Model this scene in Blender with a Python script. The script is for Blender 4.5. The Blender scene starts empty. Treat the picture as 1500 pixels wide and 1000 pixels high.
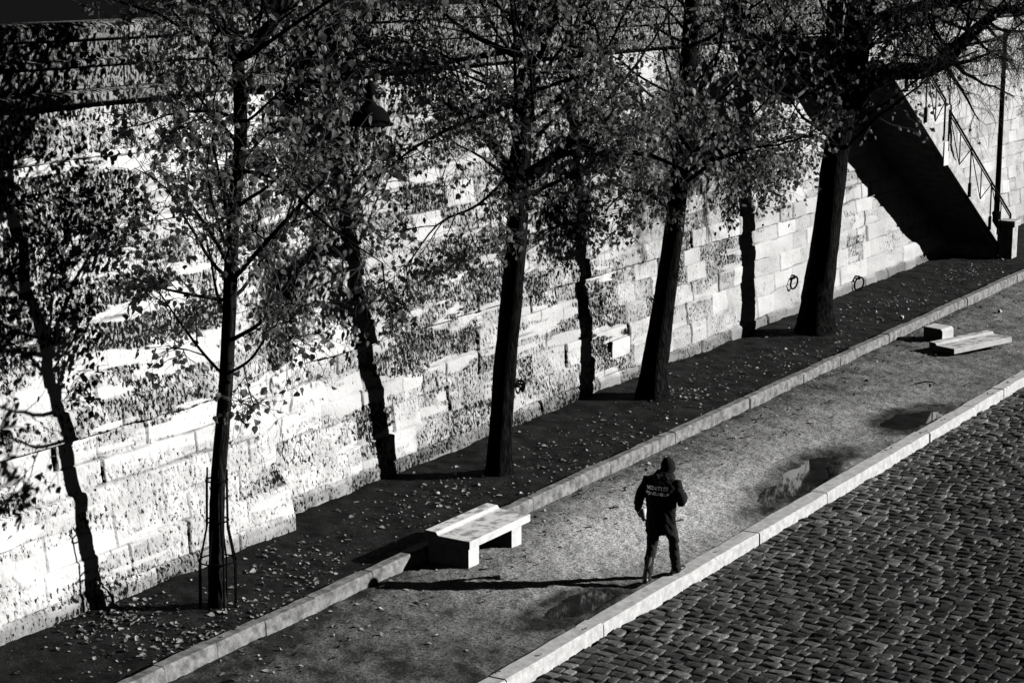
import bpy, bmesh, math, random
import numpy as np
from mathutils import Vector, Matrix
from mathutils.bvhtree import BVHTree

random.seed(7)
RNG = np.random.default_rng(11)
SC = bpy.context.scene
COL = SC.collection
R = math.radians

# ------------------------------------------------------------------ camera
CAM_Z = 8.5
PITCH = math.atan(570.0 / 2850.0)
YAW = math.atan(1810.0 / math.hypot(2850.0, 570.0))
cam_d = bpy.data.cameras.new('camera')
cam = bpy.data.objects.new('camera', cam_d)
COL.objects.link(cam)
cam.location = (0, 0, CAM_Z)
cam.rotation_euler = (math.pi / 2 - PITCH, 0, YAW)
cam_d.sensor_width = 36
cam_d.lens = 68.4
cam_d.clip_end = 3000
SC.camera = cam
SC.cycles.diffuse_bounces = 0

FW = Vector((-math.sin(YAW) * math.cos(PITCH), math.cos(YAW) * math.cos(PITCH), -math.sin(PITCH)))
RT = Vector((math.cos(YAW), math.sin(YAW), 0))
UP = RT.cross(FW)


def _ray(x, y):
    return FW + RT * ((x - 750) / 2850.0) + UP * ((500 - y) / 2850.0)


KS = 1.0169                    # the planting strip lies a little lower than the kerb top


def sc(p):
    return Vector((p[0] * KS, p[1] * KS, CAM_Z + KS * (p[2] - CAM_Z)))


def at_y(x, y, Y):
    """measured photo point that stands at distance Y along the quay -> world point"""
    r = _ray(x, y)
    return Vector((0, 0, CAM_Z)) + r * (Y * KS / r.y)


# ------------------------------------------------------------------ light
SUN_EL, SUN_AZ = R(22.0), R(36)          # azimuth from +X towards +Y
sun_d = bpy.data.lights.new('sun', 'SUN')
sun_d.energy = 5.0
sun_d.angle = R(0.5)
sun_d.color = (1.0, 0.99, 0.97)
sun = bpy.data.objects.new('sun', sun_d)
COL.objects.link(sun)
sd = Vector((math.cos(SUN_AZ) * math.cos(SUN_EL), math.sin(SUN_AZ) * math.cos(SUN_EL), math.sin(SUN_EL)))
sun.location = sd * 60
sun.rotation_euler = (-sd).to_track_quat('-Z', 'Y').to_euler()

W = bpy.data.worlds.new('World')
SC.world = W
W.use_nodes = True
nt = W.node_tree
nt.nodes.clear()
o = nt.nodes.new('ShaderNodeOutputWorld')
bg = nt.nodes.new('ShaderNodeBackground')
sky = nt.nodes.new('ShaderNodeTexSky')
sky.sky_type = 'NISHITA'
sky.sun_disc = False
sky.sun_elevation = SUN_EL
sky.sun_rotation = math.pi / 2 - SUN_AZ
sky.altitude = 9000
sky.air_density = 0.12
sky.dust_density = 0.0
bw = nt.nodes.new('ShaderNodeRGBToBW')
nt.links.new(sky.outputs[0], bw.inputs[0])
nt.links.new(bw.outputs[0], bg.inputs[0])
bg.inputs[1].default_value = 0.05
nt.links.new(bg.outputs[0], o.inputs[0])

vs = SC.view_settings
vs.view_transform = 'Standard'
vs.look = 'None'
vs.exposure = 0.5
vs.gamma = 1.0


# ------------------------------------------------------------------ node helper
class NT:
    def __init__(self, name):
        self.m = bpy.data.materials.new(name)
        self.m.use_nodes = True
        self.t = self.m.node_tree
        self.t.nodes.clear()
        self.out = self.t.nodes.new('ShaderNodeOutputMaterial')

    def n(self, typ, **kw):
        nd = self.t.nodes.new('ShaderNode' + typ)
        for k, v in kw.items():
            setattr(nd, k, v)
        return nd

    def l(self, a, b):
        self.t.links.new(a, b)

    def setin(self, sock, v):
        if hasattr(v, 'is_linked') or isinstance(v, bpy.types.NodeSocket):
            self.l(v, sock)
        else:
            sock.default_value = v

    def math(self, op, a, b=0.0, c=0.0, clamp=False):
        nd = self.n('Math', operation=op, use_clamp=clamp)
        self.setin(nd.inputs[0], a)
        self.setin(nd.inputs[1], b)
        if op in ('MULTIPLY_ADD', 'SMOOTH_MIN', 'COMPARE'):
            self.setin(nd.inputs[2], c)
        return nd.outputs[0]

    def coord(self, scale=(1, 1, 1), rot=(0, 0, 0)):
        tc = self.n('TexCoord')
        mp = self.n('Mapping')
        self.l(tc.outputs['Object'], mp.inputs[0])
        mp.inputs['Scale'].default_value = scale
        mp.inputs['Rotation'].default_value = rot
        return mp.outputs[0]

    def noise(self, vec, scale=1.0, detail=3.0, rough=0.55, dist=0.0):
        nd = self.n('TexNoise')
        self.l(vec, nd.inputs['Vector'])
        nd.inputs['Scale'].default_value = scale
        nd.inputs['Detail'].default_value = detail
        nd.inputs['Roughness'].default_value = rough
        nd.inputs['Distortion'].default_value = dist
        return nd.outputs[0]

    def voro(self, vec, scale=1.0):
        nd = self.n('TexVoronoi')
        self.l(vec, nd.inputs['Vector'])
        nd.inputs['Scale'].default_value = scale
        return nd.outputs['Distance']

    def attr(self, name):
        nd = self.n('Attribute', attribute_name=name)
        return nd.outputs['Fac']

    def ramp(self, v, lo, hi, a=0.0, b=1.0):
        nd = self.n('MapRange')
        nd.clamp = True
        self.setin(nd.inputs['Value'], v)
        self.setin(nd.inputs['From Min'], lo)
        self.setin(nd.inputs['From Max'], hi)
        self.setin(nd.inputs['To Min'], a)
        self.setin(nd.inputs['To Max'], b)
        return nd.outputs[0]

    def mix(self, f, a, b):
        nd = self.n('Mix', data_type='FLOAT')
        self.setin(nd.inputs[0], f)
        self.setin(nd.inputs[2], a)
        self.setin(nd.inputs[3], b)
        return nd.outputs[0]

    def bump(self, h, strength=0.5, dist=0.01, normal=None):
        nd = self.n('Bump')
        nd.inputs['Strength'].default_value = strength
        nd.inputs['Distance'].default_value = dist
        self.l(h, nd.inputs['Height'])
        if normal:
            self.l(normal, nd.inputs['Normal'])
        return nd.outputs[0]

    def bsdf(self, col, rough=0.8, spec=0.3, normal=None, metal=0.0, ior=1.45):
        nd = self.n('BsdfPrincipled')
        if isinstance(col, (float, int)):
            nd.inputs['Base Color'].default_value = (col, col, col, 1)
        else:
            self.l(col, nd.inputs['Base Color'])
        self.setin(nd.inputs['Roughness'], rough)
        nd.inputs['Specular IOR Level'].default_value = spec
        nd.inputs['Metallic'].default_value = metal
        nd.inputs['IOR'].default_value = ior
        if normal:
            self.l(normal, nd.inputs['Normal'])
        return nd

    def finish(self, sh):
        self.l(sh.outputs[0], self.out.inputs[0])
        return self.m


def mat_wall(name, dark=0.007):
    t = NT(name)
    v1 = t.coord((17, 23, 13))
    v2 = t.coord((3, 3, 3))
    v3 = t.coord((60, 95, 60))
    n1 = t.noise(v1, 1.0, 4, 0.6, 0.25)
    n2 = t.noise(v2, 1.0, 4, 0.6)
    n3 = t.noise(v3, 1.0, 3, 0.6)
    rough = t.attr('rough')
    tone = t.attr('tone')
    comb = t.math('ADD', t.math('MULTIPLY', n1, 0.80), t.math('MULTIPLY', n3, 0.20))
    thr = t.math('MULTIPLY_ADD', rough, -0.21, 0.645)
    mask = t.math('MULTIPLY', t.math('SUBTRACT', comb, thr), 24.0, clamp=True)
    # grey weathered crust over the rough blocks
    grey = t.math('MULTIPLY', t.ramp(n2, 0.36, 0.62), rough)
    base = t.math('MULTIPLY', tone, t.ramp(t.noise(t.coord((1.1, 1.1, 1.1)), 1, 3), 0.3, 0.7, 0.86, 1.08))
    base = t.math('MULTIPLY', base, t.math('SUBTRACT', 1.0, t.math('MULTIPLY', grey, 0.62)))
    base = t.math('MULTIPLY', base, t.ramp(n3, 0.3, 0.6, 0.86, 1.04))
    col = t.mix(mask, base, dark)
    col = t.mix(t.attr('joint'), col, 0.03)
    h = t.math('SUBTRACT', 1.0, t.math('MULTIPLY', comb, 1.0))
    b1 = t.bump(h, 0.55, 0.03)
    b = t.bump(n3, 0.35, 0.008, b1)
    return t.finish(t.bsdf(col, 0.95, 0.03, b))


def mat_stone(name, a, b, scale=6, bump=0.3, spots=0.0, lo=0.35, hi=0.65):
    t = NT(name)
    v = t.coord()
    n = t.noise(v, scale, 5, 0.62)
    f = t.noise(v, 70, 3, 0.6)
    c = t.ramp(n, lo, hi, a, b)
    c = t.math('MULTIPLY', c, t.ramp(f, 0.3, 0.65, 0.8, 1.08))
    if spots:
        s = t.noise(t.coord((1, 1, 1)), scale * 2.3, 4, 0.7)
        c = t.mix(t.math('MULTIPLY', t.ramp(s, 0.56, 0.66), spots), c, a * 0.25)
    bb = t.bump(f, bump, 0.006, t.bump(n, bump, 0.02))
    return t.finish(t.bsdf(c, 0.85, 0.25, bb))


def mat_plain(name, c, rough=0.6, spec=0.3, metal=0.0, noise=0.0, scale=40):
    t = NT(name)
    if noise:
        n = t.noise(t.coord(), scale, 3)
        col = t.ramp(n, 0.3, 0.7, c * (1 - noise), c * (1 + noise))
        return t.finish(t.bsdf(col, rough, spec, t.bump(n, 0.25, 0.004), metal))
    return t.finish(t.bsdf(c, rough, spec, None, metal))


def mat_soil():
    t = NT('damp_soil')
    v = t.coord()
    n = t.noise(v, 2.2, 5, 0.65)
    f = t.noise(v, 34, 4, 0.7)
    f2 = t.noise(v, 110, 2, 0.6)
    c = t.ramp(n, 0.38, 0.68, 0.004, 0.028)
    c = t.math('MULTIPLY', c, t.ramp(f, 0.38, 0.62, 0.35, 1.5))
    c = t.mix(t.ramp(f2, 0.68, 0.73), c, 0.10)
    b = t.bump(f, 0.8, 0.03, t.bump(f2, 0.5, 0.01))
    return t.finish(t.bsdf(c, 0.95, 0.1, b))


def mat_path():
    t = NT('sandy_path')
    v = t.coord()
    n = t.noise(v, 1.6, 6, 0.66)
    f = t.noise(v, 26, 4, 0.7)
    f2 = t.noise(v, 95, 3, 0.65)
    dry_lit = t.attr('dry_lit')  # painted brightness of the path together with its damp
    d = t.math('ADD', dry_lit, t.math('MULTIPLY', t.math('SUBTRACT', n, 0.5), 0.9), clamp=True)
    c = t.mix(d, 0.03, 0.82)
    c = t.math('MULTIPLY', c, t.ramp(f, 0.40, 0.57, 0.30, 1.15))
    c = t.math('MULTIPLY', c, t.ramp(f2, 0.40, 0.55, 0.36, 1.12))
    c = t.mix(t.ramp(f2, 0.69, 0.74), c, 0.5)
    b = t.bump(f, 0.8, 0.02, t.bump(f2, 0.6, 0.008))
    rg = t.mix(d, 0.75, 0.97)
    return t.finish(t.bsdf(c, rg, 0.15, b))


def mat_cobble():
    t = NT('basalt_cobble')
    v = t.coord()
    f = t.noise(v, 30, 4, 0.7)
    n = t.noise(v, 9, 3, 0.6)
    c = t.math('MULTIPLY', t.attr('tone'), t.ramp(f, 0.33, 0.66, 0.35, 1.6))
    c = t.math('MULTIPLY', c, t.ramp(n, 0.35, 0.65, 0.6, 1.3))
    b = t.bump(f, 0.6, 0.010, t.bump(n, 0.5, 0.02))
    return t.finish(t.bsdf(c, t.ramp(f, 0.3, 0.7, 0.38, 0.7), 0.4, b))


def mat_bark(name, c):
    t = NT(name)
    v = t.coord((22, 22, 4.5))
    n = t.noise(v, 1.0, 5, 0.65, 0.4)
    n2 = t.noise(t.coord((2, 2, 2)), 1.5, 3)
    col = t.ramp(n, 0.42, 0.72, c * 0.35, c * 3.4)
    col = t.math('MULTIPLY', col, t.ramp(n2, 0.3, 0.7, 0.7, 1.3))
    return t.finish(t.bsdf(col, 0.95, 0.03, t.bump(n, 1.0, 0.05)))


def mat_leaf(name, lo, hi, trans):
    t = NT(name)
    v = t.coord()
    n = t.noise(v, 9.0, 2)
    c = t.ramp(n, 0.3, 0.7, lo, hi)
    d = t.n('BsdfDiffuse')
    t.l(c, d.inputs[0])
    tr = t.n('BsdfTranslucent')
    t.l(t.math('MULTIPLY', c, 1.2), tr.inputs[0])
    g = t.n('BsdfGlossy')
    g.inputs['Roughness'].default_value = 0.42
    g.inputs['Color'].default_value = (0.5, 0.5, 0.5, 1)
    m = t.n('MixShader')
    m.inputs[0].default_value = trans
    t.l(d.outputs[0], m.inputs[1])
    t.l(tr.outputs[0], m.inputs[2])
    m2 = t.n('MixShader')
    m2.inputs[0].default_value = 0.035
    t.l(m.outputs[0], m2.inputs[1])
    t.l(g.outputs[0], m2.inputs[2])
    return t.finish(m2)


def mat_water():
    t = NT('puddle_water')
    n = t.noise(t.coord(), 3.0, 2)
    c = t.ramp(n, 0.3, 0.7, 0.012, 0.03)
    return t.finish(t.bsdf(c, 0.03, 1.0, None, 0.0, 1.4))


M = {
    'wall': mat_wall('quay_limestone'),
    'trim': mat_stone('cornice_limestone', 0.03, 0.30, 9, 0.5, 0.9),
    'soil': mat_soil(),
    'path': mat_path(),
    'cobble': mat_cobble(),
    'mud': mat_plain('joint_mud', 0.012, 0.9, 0.1, noise=0.5, scale=20),
    'kerb': mat_stone('kerb_granite', 0.10, 0.30, 7, 0.35, 0.4),
    'kerb_pale': mat_stone('pale_kerb_granite', 0.40, 0.60, 8, 0.3, 0.15),
    'bench': mat_stone('white_concrete', 0.52, 0.72, 5, 0.2, 0.18),
    'bench_top': mat_stone('weathered_concrete', 0.28, 0.72, 5.5, 0.2, 0.25, 0.40, 0.52),
    'twig': mat_plain('pale_twig', 0.05, 0.8, 0.2, noise=0.5, scale=3),
    'bark': mat_bark('dark_bark', 0.006),
    'bark_pale': mat_bark('young_bark', 0.011),
    'leaf': mat_leaf('autumn_leaf', 0.05, 0.20, 0.5),
    'dead_leaf': mat_leaf('fallen_leaf', 0.02, 0.50, 0.15),
    'iron': mat_plain('black_iron', 0.004, 0.9, 0.03, noise=0.3),
    'asphalt': mat_plain('street_asphalt', 0.006, 0.95, 0.03, noise=0.3, scale=8),
    'earth': mat_plain('earth', 0.06, 0.95, 0.1, noise=0.4, scale=3),
    'water': mat_water(),
    'stair': mat_stone('stair_limestone', 0.30, 0.55, 4, 0.3, 0.5),
    'white': mat_plain('white_card', 0.75, 0.6, 0.3, noise=0.05),
    'skin': mat_plain('skin', 0.13, 0.55, 0.35, noise=0.08),
    'coat': mat_plain('black_nylon', 0.010, 0.85, 0.12, noise=0.2, scale=25),
    'trouser': mat_plain('dark_cloth', 0.02, 0.85, 0.2, noise=0.35, scale=60),
    'wool': mat_plain('black_knit', 0.012, 0.95, 0.1, noise=0.4, scale=120),
    'shoe': mat_plain('black_leather', 0.02, 0.35, 0.5),
    'print': mat_plain('reflective_print', 0.7, 0.5, 0.5, 1.0),
}


# ------------------------------------------------------------------ object helpers
def tag(ob, label=None, cat=None, group=None, kind=None):
    if label:
        ob['label'] = label
    if cat:
        ob['category'] = cat
    if group:
        ob['group'] = group
    if kind:
        ob['kind'] = kind
    return ob


def empty(name, loc=(0, 0, 0), rz=0.0):
    e = bpy.data.objects.new(name, None)
    COL.objects.link(e)
    e.location = loc
    e.rotation_euler = (0, 0, rz)
    e.empty_display_size = 0.2
    return e


def link(name, me, mat, parent=None, smooth=False):
    ob = bpy.data.objects.new(name, me)
    COL.objects.link(ob)
    if mat is not None and not me.materials:
        me.materials.append(mat)
    if parent is not None:
        ob.parent = parent
    if smooth:
        me.polygons.foreach_set('use_smooth', np.ones(len(me.polygons), dtype=bool))
    return ob


def mesh_np(name, verts, quads):
    """big quad mesh from numpy arrays"""
    me = bpy.data.meshes.new(name)
    verts = np.asarray(verts, dtype=np.float32)
    quads = np.asarray(quads, dtype=np.int32)
    k = quads.shape[1]
    me.vertices.add(len(verts))
    me.vertices.foreach_set('co', verts.ravel())
    me.loops.add(quads.size)
    me.loops.foreach_set('vertex_index', quads.ravel())
    me.polygons.add(len(quads))
    me.polygons.foreach_set('loop_start', np.arange(0, quads.size, k, dtype=np.int32))
    me.update(calc_edges=True)
    me.validate()
    return me


def vattr(me, name, vals):
    a = me.attributes.new(name, 'FLOAT', 'POINT')
    a.data.foreach_set('value', np.asarray(vals, dtype=np.float32).ravel())


class MB:
    """collects shapes into one mesh"""
    def __init__(self):
        self.v, self.f, self.mi = [], [], []

    def add(self, vs, fs, mi=0):
        b = len(self.v)
        self.v.extend([tuple(p) for p in vs])
        for f in fs:
            self.f.append(tuple(i + b for i in f))
            self.mi.append(mi)

    def box(self, x0, x1, y0, y1, z0, z1, mi=0):
        self.add([(x0, y0, z0), (x1, y0, z0), (x1, y1, z0), (x0, y1, z0),
                  (x0, y0, z1), (x1, y0, z1), (x1, y1, z1), (x0, y1, z1)],
                 [(0, 3, 2, 1), (4, 5, 6, 7), (0, 1, 5, 4), (1, 2, 6, 5), (2, 3, 7, 6), (3, 0, 4, 7)], mi)

    def prism_y(self, prof, y0, y1, mi=0):
        """profile (x,z) counter-clockwise seen from -Y, extruded along Y"""
        n = len(prof)
        vs = [(x, y0, z) for x, z in prof] + [(x, y1, z) for x, z in prof]
        fs = [tuple(range(n)), tuple(range(2 * n - 1, n - 1, -1))]
        fs += [(i, i + n, (i + 1) % n + n, (i + 1) % n) for i in range(n)]
        self.add(vs, fs, mi)

    def prism_x(self, prof, x0, x1, mi=0):
        n = len(prof)
        vs = [(x1, y, z) for y, z in prof] + [(x0, y, z) for y, z in prof]
        fs = [tuple(range(n)), tuple(range(2 * n - 1, n - 1, -1))]
        fs += [(i, i + n, (i + 1) % n + n, (i + 1) % n) for i in range(n)]
        self.add(vs, fs, mi)

    def tube(self, pts, rad, sides=6, mi=0, cap=True):
        pts = [Vector(p) for p in pts]
        if not hasattr(rad, '__len__'):
            rad = [rad] * len(pts)
        n = len(pts)
        vs, fs = [], []
        ref = None
        for i, p in enumerate(pts):
            d = (pts[min(i + 1, n - 1)] - pts[max(i - 1, 0)])
            if d.length < 1e-9:
                d = Vector((0, 0, 1))
            d.normalize()
            if ref is None:
                ref = d.orthogonal().normalized()
            ref = (ref - d * ref.dot(d))
            if ref.length < 1e-6:
                ref = d.orthogonal()
            ref.normalize()
            w = d.cross(ref)
            for k in range(sides):
                a = 2 * math.pi * k / sides
                vs.append(p + (ref * math.cos(a) + w * math.sin(a)) * rad[i])
        for i in range(n - 1):
            for k in range(sides):
                k2 = (k + 1) % sides
                fs.append((i * sides + k, i * sides + k2, (i + 1) * sides + k2, (i + 1) * sides + k))
        if cap:
            fs.append(tuple(range(sides - 1, -1, -1)))
            fs.append(tuple((n - 1) * sides + k for k in range(sides)))
        self.add(vs, fs, mi)

    def rings(self, rings, mi=0, cap=True):
        """loft closed rings (lists of equal length)"""
        n = len(rings[0])
        vs = [p for r in rings for p in r]
        fs = []
        for i in range(len(rings) - 1):
            for k in range(n):
                k2 = (k + 1) % n
                fs.append((i * n + k, i * n + k2, (i + 1) * n + k2, (i + 1) * n + k))
        if cap:
            fs.append(tuple(range(n - 1, -1, -1)))
            fs.append(tuple((len(rings) - 1) * n + k for k in range(n)))
        self.add(vs, fs, mi)

    def lathe(self, prof, c=(0, 0, 0), n=24, mi=0):
        self.rings([[(c[0] + r * math.cos(2 * math.pi * k / n), c[1] + r * math.sin(2 * math.pi * k / n), c[2] + z)
                     for k in range(n)] for r, z in prof], mi)

    def torus(self, c, R0, r, ax_u, ax_v, n=24, m=8, mi=0):
        c, ax_u, ax_v = Vector(c), Vector(ax_u), Vector(ax_v)
        w = ax_u.cross(ax_v)
        vs, fs = [], []
        for i in range(n):
            a = 2 * math.pi * i / n
            d = ax_u * math.cos(a) + ax_v * math.sin(a)
            for j in range(m):
                b = 2 * math.pi * j / m
                vs.append(c + d * (R0 + r * math.cos(b)) + w * (r * math.sin(b)))
        for i in range(n):
            for j in range(m):
                i2, j2 = (i + 1) % n, (j + 1) % m
                fs.append((i * m + j, i2 * m + j, i2 * m + j2, i * m + j2))
        self.add(vs, fs, mi)

    def mesh(self, name):
        me = bpy.data.meshes.new(name)
        me.from_pydata(self.v, [], self.f)
        if any(self.mi):
            me.polygons.foreach_set('material_index', np.array(self.mi, dtype=np.int32))
        me.update()
        return me

    def build(self, name, mat, parent=None, smooth=False, bevel=0.0, segs=2):
        me = self.mesh(name)
        bm = bmesh.new()
        bm.from_mesh(me)
        bmesh.ops.recalc_face_normals(bm, faces=bm.faces)
        if bevel:
            es = [e for e in bm.edges if len(e.link_faces) == 2 and e.calc_face_angle(0) > 0.5]
            bmesh.ops.bevel(bm, geom=es, offset=bevel, segments=segs, affect='EDGES', profile=0.6)
        bm.to_mesh(me)
        bm.free()
        mats = mat if isinstance(mat, (list, tuple)) else [mat]
        for m in mats:
            me.materials.append(m)
        return link(name, me, None, parent, smooth)


# ------------------------------------------------------------------ numpy noise
def vnoise(x, y, seed=0):
    r = np.random.default_rng(seed)
    tab = r.random((256, 256)).astype(np.float32) * 2 - 1
    xi = np.floor(x).astype(np.int64)
    yi = np.floor(y).astype(np.int64)
    fx = (x - xi)
    fy = (y - yi)
    fx = fx * fx * (3 - 2 * fx)
    fy = fy * fy * (3 - 2 * fy)
    a = tab[xi & 255, yi & 255]
    b = tab[(xi + 1) & 255, yi & 255]
    c = tab[xi & 255, (yi + 1) & 255]
    d = tab[(xi + 1) & 255, (yi + 1) & 255]
    return (a * (1 - fx) + b * fx) * (1 - fy) + (c * (1 - fx) + d * fx) * fy


def fbm(x, y, seed=0, oct=4):
    s = 0
    amp = 0.5
    for i in range(oct):
        s = s + amp * vnoise(x * 2 ** i + 17.3 * i, y * 2 ** i + 9.1 * i, seed + i)
        amp *= 0.5
    return s


def sstep(a, b, x):
    t = np.clip((x - a) / (b - a), 0, 1)
    return t * t * (3 - 2 * t)


def grid_faces(ny, nx):
    i = np.arange(ny - 1)[:, None] * nx + np.arange(nx - 1)[None, :]
    i = i.ravel()
    return np.stack([i, i + 1, i + nx + 1, i + nx], axis=1)


# ------------------------------------------------------------------ setting : levels
Z_STRIP = 0.06
Z_PATH = 0.0
Z_ROAD = -0.12
BATTER = 0.075


def wall_base(Y):
    """X of the foot of the wall"""
    far = -18.02 - 0.016 * (Y - 22.8)
    near = -17.51
    s = 1.0 / (1.0 + math.exp(-(Y - 22.02) / 0.02)) if abs(Y - 22.02) < 1 else (0.0 if Y < 22.02 else 1.0)
    return near * (1 - s) + far * s


def wall_x(Y, z):
    far = -18.02 - 0.016 * (Y - 22.8)
    near = -17.51
    w = 0.02 + 0.9 * min(max((z - 0.7) / 1.5, 0), 1)
    s = 1.0 / (1.0 + math.exp(-max(min((Y - 22.02) / w * 2.5, 40), -40)))
    return near * (1 - s) + far * s - BATTER * (z - Z_STRIP)


def k1_x(Y):
    return -15.03 - 0.0105 * (Y - 17)


K2_OUT, K2_IN = -11.60, -11.88

# ground sheet to the horizon
mb = MB()
mb.add([(-900, -900, -0.42), (900, -900, -0.42), (900, 1400, -0.42), (-900, 1400, -0.42)], [(0, 1, 2, 3)])
tag(mb.build('ground', M['earth']), kind='structure')

# ------------------------------------------------------------------ quay wall
def build_wall():
    ys = np.concatenate([np.arange(9, 15, 0.03), np.arange(15, 33, 0.017), np.arange(33, 47, 0.026), np.arange(47, 72, 0.05)])
    z0, z1 = 0.0, 6.56
    zs = np.arange(z0, z1 + 0.001, 0.0185)
    NY, NZ = len(ys), len(zs)
    Yg, Zg = np.meshgrid(ys, zs, indexing='ij')
    # warp so that joints are not ruler straight
    wy = Yg + 0.018 * fbm(Yg * 3, Zg * 4, 3, 3)
    wz = Zg + 0.020 * fbm(Yg * 1.3, Zg * 3, 9, 3) + 0.012 * np.sin(Yg * 0.55)
    disp = 0.075 * fbm(Yg * 0.5, Zg * 1.6, 21, 3)
    rough = np.zeros_like(Yg)
    tone = np.zeros_like(Yg)
    joint = np.zeros_like(Yg)
    edgeD = np.ones_like(Yg)
    r = np.random.default_rng(5)
    zb = [-0.3, 0.32]
    while zb[-1] < z1 + 0.4:
        zb.append(zb[-1] + r.uniform(0.33, 0.47))
    for c in range(len(zb) - 1):
        a, b = zb[c], zb[c + 1]
        sel = (wz >= a) & (wz < b)
        if not sel.any():
            continue
        yb = [8.0 + r.uniform(0, 1)]
        while yb[-1] < 74:
            yb.append(yb[-1] + float(np.clip(r.lognormal(-0.12, 0.32), 0.45, 1.7)))
        yb = np.array(yb)
        n = len(yb)
        yc = (yb[:-1] + yb[1:]) / 2
        yc = np.append(yc, yb[-1])
        zc = (a + b) / 2
        # how weathered: bright and smooth low on the far right, pitted in the middle, sparse pits low on the left
        pr = 0.72 * np.ones(n)
        pr = np.where(yc > 33, 0.66 - 0.045 * (yc - 33), pr)
        pr = np.where(yc > 41.5, 0.26, pr)
        pr = np.where((yc < 24.5) & (zc < 2.4), 0.50, pr)
        pr = np.where((yc < 22) & (zc < 1.7), 0.40, pr)
        if zc > 2.9:
            pr = np.where(yc < 38, pr + 0.12, pr)
        cr = np.clip(pr + r.normal(0, 0.10, n) + r.normal(0, 0.05), 0.02, 1.0)
        smooth = r.random(n) < np.where(yc > 34, 0.34 * (1 - pr) + 0.14, 0.05 if zc < 2.0 else 0.03)
        cr = np.where(smooth, r.uniform(0.0, 0.12, n), cr)
        ct = np.clip(r.normal(0.52, 0.035, n) + np.where(smooth, 0.06, 0), 0.36, 0.70)
        ct = ct + np.where(yc < 24, 0.14, 0) - np.where(yc > 34, 0.05, 0)  # near end paler, far end darker: dodged brightness painted into the stone
        off = r.normal(0, 0.008, n) + r.normal(0, 0.026 if zc > 0.4 else 0.008) * np.where(yc > 35, 0.4, 1.0) + np.where(smooth, 0.014, -0.016 * cr)
        gap = np.where(r.random(n) < np.where(yc < 25, 0.05, 0.12), r.uniform(0.03, 0.055, n), r.uniform(0.006, 0.014, n))
        yy = wy[sel]
        zz = wz[sel]
        k = np.clip(np.searchsorted(yb, yy) - 1, 0, n - 2)
        dl = yy - yb[k]
        dr = yb[k + 1] - yy
        dv = np.minimum(zz - a, b - zz)
        dh = np.minimum(dl, dr)
        gw = np.where(dl < dr, gap[k], gap[np.minimum(k + 1, n - 1)])
        jv = 1 - sstep(gw * 0.5, gw * 0.5 + 0.016, dh)
        bedw = 0.003 + 0.055 * np.clip(fbm(Yg[sel] * 1.7, Zg[sel] * 0.7 + c * 7.7, 31, 4) - 0.02, 0, 1)
        jb = 1 - sstep(bedw, bedw + 0.016, dv)
        j = np.maximum(jv, jb)
        wide = gw > 0.025
        vis = sstep(-0.05, 0.30, fbm(Yg[sel] * 1.3 + 3.1 * c, Zg[sel] * 2.0, 37, 3) + np.where(Yg[sel] > 34, 0.0, -0.10))
        j = j * (0.15 + 0.85 * vis)
        disp[sel] += off[k] - 0.022 * j - 0.05 * jv * wide
        # worn arrises
        arr = np.minimum(dh, dv)
        disp[sel] -= 0.010 * (1 - sstep(0.0, 0.07, arr)) * cr[k] * vis
        # loose variation inside a block
        rough[sel] = cr[k]
        tone[sel] = ct[k]
        joint[sel] = np.clip(0.9 * j * (0.45 + 0.55 * cr[k]) + 0.9 * jv * wide, 0, 1)
        edgeD[sel] = arr
    # weathering drifts across block edges
    drift = fbm(Yg * 0.8, Zg * 1.1, 41, 4)
    rough = np.clip(rough + 0.55 * drift, np.where(Yg > 36, 0.03, np.where(Yg < 24.5, 0.42, 0.30)), 0.95)
    # clean light veins along some courses (repointed mortar)
    vein = np.maximum(sstep(0.26, 0.38, fbm(Yg * 0.45, Zg * 2.6, 57, 3)), sstep(0.23, 0.31, fbm(Yg * 0.7, Zg * 5.0, 58, 4)))
    rough = rough * (1 - 0.9 * vein)
    # pits: taller than wide, leaning with the run-off
    p1 = fbm((Yg + 0.05 * Zg) * 24, Zg * 13, 61, 4)
    p2 = fbm((Yg + 0.05 * Zg) * 36, Zg * 22, 71, 2)
    pit = sstep(0.02, 0.26, p1 + 0.35 * p2 - 0.30 * (1 - rough))
    disp -= 0.030 * pit * (0.25 + 0.75 * rough)
    disp += 0.010 * p2 * rough
    joint = np.clip(joint + 0.35 * pit * rough, 0, 1)
    # spread footing
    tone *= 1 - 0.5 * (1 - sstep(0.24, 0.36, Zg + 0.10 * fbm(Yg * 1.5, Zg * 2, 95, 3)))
    disp += 0.045 * (1 - sstep(0.26, 0.34, Zg + 0.05 * fbm(Yg * 1.2, Yg * 0, 91, 3)))
    far = -18.02 - 0.016 * (Yg - 22.8)
    wt = 0.02 + 0.9 * np.clip((Zg - 0.7) / 1.5, 0, 1)
    s = 1.0 / (1.0 + np.exp(-np.clip((Yg - 22.02) / wt * 2.5, -40, 40)))
    X = -17.51 * (1 - s) + far * s - BATTER * (Zg - Z_STRIP) + disp
    V = np.stack([X, Yg, Zg], axis=-1).reshape(-1, 3)
    F = grid_faces(NY, NZ)[:, ::-1]
    # solid back so the wall has a body
    base = len(V)
    back = np.stack([np.full(NY, -19.9), ys, np.full(NY, z1)], -1)
    front_top = np.arange(NY) * NZ + NZ - 1
    V = np.concatenate([V, back])
    q = np.stack([front_top[:-1], front_top[1:], base + np.arange(1, NY), base + np.arange(NY - 1)], 1)
    F = np.concatenate([F, q])
    me = mesh_np('quay_wall', V, F)
    pad = np.zeros(NY)
    vattr(me, 'rough', np.concatenate([rough.ravel(), pad]))
    vattr(me, 'tone', np.concatenate([tone.ravel(), pad + 0.4]))
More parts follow.
